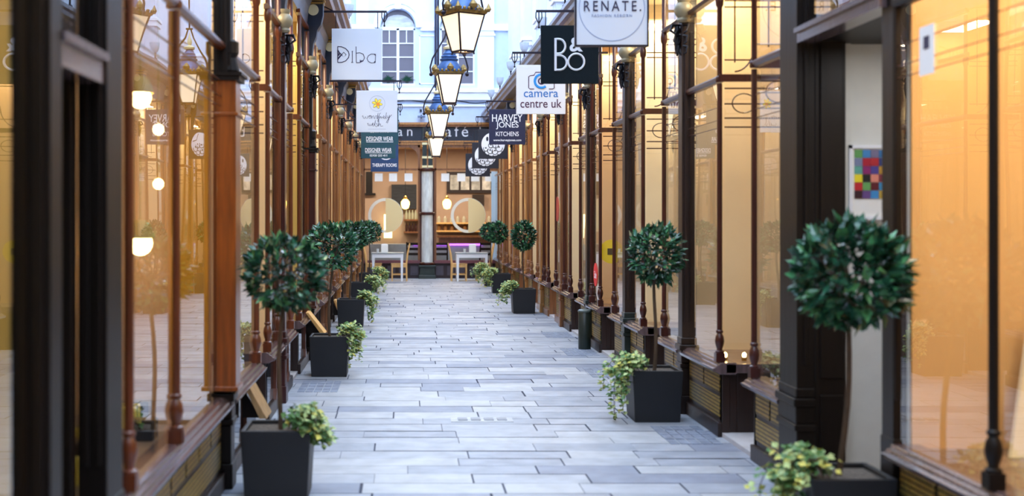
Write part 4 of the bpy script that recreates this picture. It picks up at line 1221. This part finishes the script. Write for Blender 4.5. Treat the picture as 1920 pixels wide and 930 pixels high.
def potted_tree(cx, front, label, seed, crown_z, R, H, off=(0, 0), side=1, ivy=True, W=.42, Wd=.42, group='clipped trees along the shopfronts', n=620, reach=.2, long_=.3, leaf=.075):
    n = int(n*1.45)
    t = thing('potted_tree', (cx, front+Wd/2, 0), label, 'plant', group)
    cy = front+Wd/2
    b = MB(); T = .025; h = .43; wb = W-.045; db = Wd-.045
    ou = [(-wb/2, -db/2, 0), (wb/2, -db/2, 0), (wb/2, db/2, 0), (-wb/2, db/2, 0), (-W/2, -Wd/2, h), (W/2, -Wd/2, h), (W/2, Wd/2, h), (-W/2, Wd/2, h)]
    inn = [(-W/2+T, -Wd/2+T, h), (W/2-T, -Wd/2+T, h), (W/2-T, Wd/2-T, h), (-W/2+T, Wd/2-T, h), (-wb/2+T, -db/2+T, .1), (wb/2-T, -db/2+T, .1), (wb/2-T, db/2-T, .1), (-wb/2+T, db/2-T, .1)]
    vs = [(cx+p[0], cy+p[1], p[2]) for p in ou+inn]
    b.add(vs, [(0,3,2,1),(0,1,5,4),(1,2,6,5),(2,3,7,6),(3,0,4,7),(4,5,9,8),(5,6,10,9),(6,7,11,10),(7,4,8,11),(8,9,13,12),(9,10,14,13),(10,11,15,14),(11,8,12,15),(12,13,14,15)])
    b.build('planter', M_char, t, bev=.006)
    b = MB(); b.frustum(cx, cy, .30, .405, W-.075, Wd-.075, W-.055, Wd-.055); b.build('soil', M_soil, t)
    tx, ty = cx+off[0], cy+off[1]
    rnd = random.Random(seed)
    pts = []
    for i in range(9):
        f = i/8; pts.append((cx+off[0]*f+.018*math.sin(f*5+seed), cy+off[1]*f+.012*math.cos(f*4+seed), .38+(crown_z-.38)*f))
    b = MB(); b.tube(pts, [.016-.004*i/8 for i in range(9)], 7)
    for k in range(6):
        a = rnd.uniform(0, 2*PI); e = rnd.uniform(.4, .7)
        b.tube([pts[6], (tx+R*e*.5*math.cos(a), ty+R*e*.5*math.sin(a), crown_z-.02), (tx+R*e*math.cos(a), ty+R*e*math.sin(a), crown_z+H*.3)], [.008, .006, .003], 5)
    b.build('trunk', M_bark, t, smooth=True)
    b = crown_mesh(seed, R, H, n, leaf); b.v = [(x+tx, y+ty, z+crown_z) for x, y, z in b.v]
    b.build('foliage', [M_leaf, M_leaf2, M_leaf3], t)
    if ivy:
        b = ivy_mesh(seed+3, side, reach, long_); b.v = [(x+cx, y+cy, z) for x, y, z in b.v]
        b.build('ivy', [M_ivy, M_ivy2, M_ivy3, M_bark], t)
    return t
potted_tree(-.77, 7.32, 'clipped tree with dark planter nearest on the wooden orange pilaster side', 21, 1.36, .25, .215, (.04, 0), 1, reach=.16, long_=.14, n=520)
potted_tree(-.80, 13.0, 'clipped tree in dark planter with pale ivy, second on the Diba sign side', 22, 1.38, .27, .24, (.02, 0), 1, reach=.26, long_=.3)
potted_tree(-.82, 18.7, 'clipped tree in dark planter with round ivy tuft, third on the Diba side', 23, 1.38, .26, .23, (0, 0), 1, reach=.26, long_=.34)
potted_tree(-.82, 23.4, 'clipped tree in dark planter, fourth on the Diba sign side', 24, 1.36, .25, .22, (0, 0), 1, reach=.28, long_=.22)
potted_tree(-.80, 27.2, 'clipped tree in dark planter nearest the left café table', 25, 1.36, .24, .22, (.04, 0), 1, reach=.3, long_=.25)
potted_tree(2.20, 5.98, 'large clipped tree in dark planter before the open doorway with coloured squares', 31, 1.43, .265, .26, (.0, -.15), -1, reach=.30, long_=.25, n=760, leaf=.085)
potted_tree(2.10, 10.14, 'clipped tree in dark planter with long trailing ivy, beside the RENATE shop window', 32, 1.385, .215, .25, (.02, -.03), -1, reach=.3, long_=.42, n=560)
potted_tree(2.09, 21.35, 'clipped tree in dark planter with yellowish ivy, below the HARVEY JONES sign', 33, 1.345, .205, .25, (0, -.02), -1, reach=.3, long_=.3)
potted_tree(2.13, 26.9, 'clipped tree in dark planter, second from the café on the swirl sign side', 34, 1.32, .21, .22, (-.06, 0), -1, reach=.32, long_=.3)
potted_tree(2.12, 29.4, 'clipped tree in dark planter nearest the right café table', 35, 1.31, .22, .21, (-.06, 0), -1, reach=.36, long_=.36)

# ================================================================== SMALL THINGS IN THE ARCADE
# dark green bin
x, y = 2.31, 15.72
t = thing('litter_bin', (x, y, 0), 'dark green cylinder bin standing by the window stall', 'bin')
b = MB(); b.lathe([(.078, 0), (.08, .01), (.08, .47), (.076, .475)], x, y, 0, 20); b.build('body', M_green, t, smooth=True)
b = MB(); b.lathe([(.086, 0), (.086, .02), (.07, .035), (.01, .04)], x, y, .475, 20); b.build('lid', mat('green_grey_lid', '4a5654', .35), t, smooth=True)
# wedge shaped wooden boards on the left wall
for i, (px, py, d, lab) in enumerate(((482, 752, 8.55, 'tan wooden wedge board leaning below sill behind the nearest planter'),
                                      (598, 606, 13.95, 'tan wooden wedge board behind the planter with pale ivy'), (630, 577, 19.5, 'tan wooden wedge board behind the planter with round ivy tuft'))):
    x, y, z = pxw(px, py, d)
    x = max(x, -1.05)
    t = thing('wedge_board', (x, y, z), lab, 'board', 'wedge boards on the wall')
    b = MB()
    hh = .12
    b.prism_y([(-1.15+.03, z+hh), (-1.15+.06, z+hh), (x+.07, z-hh), (x+.02, z-hh)], y-.02, y+.30)
    b.build('panel', M_pale if i else wood('tan_board', 'a98a62'), t)
    b = MB(); b.prism_y([(-1.13, z+hh*.7), (-1.13, z-hh), (x+.02, z-hh)], y+.02, y+.05); b.build('bracket', M_ebony, t)
# cast iron cover in the paving
x, y, _ = pxw(903, 787, 2300*1.72/384)
t = thing('drain_cover', (x, y, .002), 'pale rectangular drain cover set in the paving', 'cover')
b = MB(); b.box(x-.26, x+.26, y-.12, y+.12, -.01, .004); b.build('plate', mat('cover_metal', 'a9adb4', .45, .2, var=.2), t)
b = MB()
for k in range(4): b.box(x-.2+k*.11, x-.12+k*.11, y-.06, y+.06, .004, .009)
b.build('lug', mat('cover_lug', '858a95', .5), t)
# small sett panels at the wall foot
for i, (sx, sy) in enumerate(((-.84, 11.9), (-.86, 9.7), (2.2, 13.0), (2.2, 15.0), (2.2, 17.2), (2.2, 9.2))):
    b = MB()
    for r_ in range(4):
        for c in range(5):
            b.box(sx-.2+c*.08, sx-.2+c*.08+.07, sy+r_*.2, sy+r_*.2+.18, -.01, .004)
    o = b.build('floor', mat('dark_setts', '7d879b', .6, var=.3, vscale=(9, 9, 9))); tag(o, kind='structure')
# stickers on the glass of the right hand shops
t = thing('round_sticker', (2.60, 15.40, 1.26), 'yellow round sticker on glass between slim columns near the green bin', 'sticker')
b = MB(); b.disc_y(2.60, 15.395, 1.26, .15, .004, 24); b.build('disc', mat('yellow_vinyl', 'f5d81e', .5), t)
b = MB(); b.box(2.55, 2.65, 15.39, 15.395, 1.22, 1.30); b.build('print', mat('dark_print', '3a2a10', .5), t)
def glass_disc(y, z, r, m, label, word=None):
    t = thing('round_sticker', (2.455, y, z), label, 'sticker')
    b = MB(); n = 24
    b.prism_x([(y+r*math.cos(2*PI*i/n), z+r*math.sin(2*PI*i/n)) for i in range(n)], 2.452, 2.457); b.build('disc', m, t)
    return t
M_redv = mat('red_vinyl', 'e0252b', .5)
g = glass_disc(15.75, CZ-(515-VY)*15.75/F, .15, M_redv, 'red round sale sticker low on glass beside the green bin')
b = MB(); vs, fs = text_mesh('Sale', w=.2)
b.add([(2.451 if d > 0 else 2.452, 15.75-xx, g.location.z+zz) for xx, d, zz in vs], fs); b.build('print', M_trimw, g)
glass_disc(19.68, CZ-(392-VY)*19.7/F, .2, mat('dark_red_vinyl', 'b03a2e', .5), 'dark red round sticker at eye level on a farther shop window')
# near right window: notice, leaning picture, spotlights
x, y, z = pxw(1728, 95, 5.85)
b = MB(); b.box(2.452, 2.456, 5.68, 5.84, CZ+(403-140)*5.76/F, CZ+(403-48)*5.76/F)
t = thing('paper_notice', (2.454, 5.76, 2.4), 'white paper notice high on the amber shop glass', 'notice'); b.build('sheet', M_paper, t)
b = MB(); b.box(2.450, 2.452, 5.73, 5.79, 2.50, 2.56); b.build('crest', M_ink, t)
t = thing('leaning_picture', (3.0, 5.9, .56), 'white framed picture leaning inside the amber shop window', 'picture')
def lean(u, v, o=0):       # picture plane: u across, v up
    return (2.885+u*.36+v*.20, 5.86+v*.12-o, .565+v)
b = MB()
def slab(u0, u1, v0, v1, o0, o1):
    vs = [lean(u, v, o) for o in (o0, o1) for u, v in ((u0, v0), (u1, v0), (u1, v1), (u0, v1))]
    b.add(vs, [(0,1,2,3),(7,6,5,4),(0,4,5,1),(1,5,6,2),(2,6,7,3),(3,7,4,0)])
for a in ((0, 1, 0, .12), (0, 1, .6, .72), (0, .16, .12, .6), (.84, 1, .12, .6)): slab(*a, 0, .03)
b.build('frame', M_ivory, t)
b = MB(); slab(.16, .84, .12, .6, -.01, .01); b.build('canvas', mat('grey_canvas', '8d8a84', .6, var=.3), t)
# lamps in the windows
def bulb(x, y, z, r, label, m=M_bulb, grp=None, shade=True):
    t = thing('spot_lamp', (x, y, z), label, 'lamp', grp)
    b = MB(); b.sphere((x, y, z), r, 14, 10); b.build('bulb', m, t, smooth=True)
    b = MB()
    if shade: b.lathe([(r*.5, r*1.9), (r*.9, r*1.5), (r*1.25, r*.4), (r*1.15, r*.4), (r*.8, r*1.4)], x, y, z, 14)
    b.tube([(x, y, z+r*(1.7 if shade else .9)), (x, y, 3.9)], .006, 5)
    b.build('shade', M_ochre, t, smooth=True)
bulb(*pxw(263, 183, 6.9), .062, 'bright globe lamp high in the near ochre window')
bulb(*pxw(263, 456, 7.2), .072, 'bright globe lamp at eye level in the near ochre window')
bulb(*pxw(297, 243, 7.3), .032, 'small bright bulb between the two large globes', shade=False)
bulb(*pxw(297, 345, 7.4), .032, 'small bright bulb lower, above the lower large globe', shade=False)
for i, (px, py) in enumerate(((1362, 677), (1394, 684))):
    d = 9.62; x, y, z = pxw(px, py, d)
    x = 2.53 if i == 0 else 2.68
    t = thing('tea_light', (x, d, .57), ('tea light glowing low in shop window against slim column', 'tea light glowing low in shop window, by second slim column')[i], 'candle')
    b = MB(); b.lathe([(.02, 0), (.022, .03), (.018, .03)], x, d+.05, .57, 10); b.build('cup', M_brass, t)
    b = MB(); b.sphere((x, d+.05, .615), .016, 8, 6, sz=1.4); b.build('flame', M_bulb, t, smooth=True)
# yellow goods in the near left window
rnd = random.Random(5)
for i in range(6):
    y = 5.2+i*.38; x = -1.15-.2-rnd.uniform(0, .2); s_ = rnd.uniform(.05, .09)
    nm = ('yellow box lying on the ochre window bed', 'black box lying on the ochre window bed')[i % 2]
    b = MB(); b.box(x-s_, x+s_, y-s_, y+s_, .561, .561+s_*1.5)
    t = thing('gift_box', (x, y, .561), nm, 'box', ('yellow boxes in the ochre window', 'black boxes in the ochre window')[i % 2])
    b.build('box', (M_yel, M_ebony)[i % 2], t, bev=.005)
    b = MB(); b.box(x-s_*1.03, x+s_*1.03, y-.01, y+.01, .561, .561+s_*1.54); b.build('ribbon', (M_ebony, M_gold)[i % 2], t)
# gold pennant with blue point
d = 12.8
t = thing('pennant', pxw(399, 0, d), 'gold pennant with a bright blue pointed hem', 'pennant')
x0 = pxw(352, 0, d)[0]; x1 = pxw(446, 0, d)[0]; xm = (x0+x1)/2
z = lambda py: pxw(0, py, d)[2]
b = MB(); b.prism_y([(x0, z(-60)), (x0, z(68)), (xm, z(78)), (x1, z(68)), (x1, z(-60))], d, d+.01); b.build('cloth', mat('gold_cloth', 'c9a040', .7, var=.15, vscale=(4, 4, 4)), t)
b = MB(); b.prism_y([(x0, z(68)), (x0, z(77)), (xm, z(88)), (x1, z(77)), (x1, z(68)), (xm, z(78))], d, d+.01); b.build('hem', mat('royal_blue_cloth', '1f3fd0', .6), t)
b = MB(); b.tube([(x0-.05, d+.005, z(-60)), (x1+.05, d+.005, z(-60))], .012, 6); b.build('rod', M_brass, t)
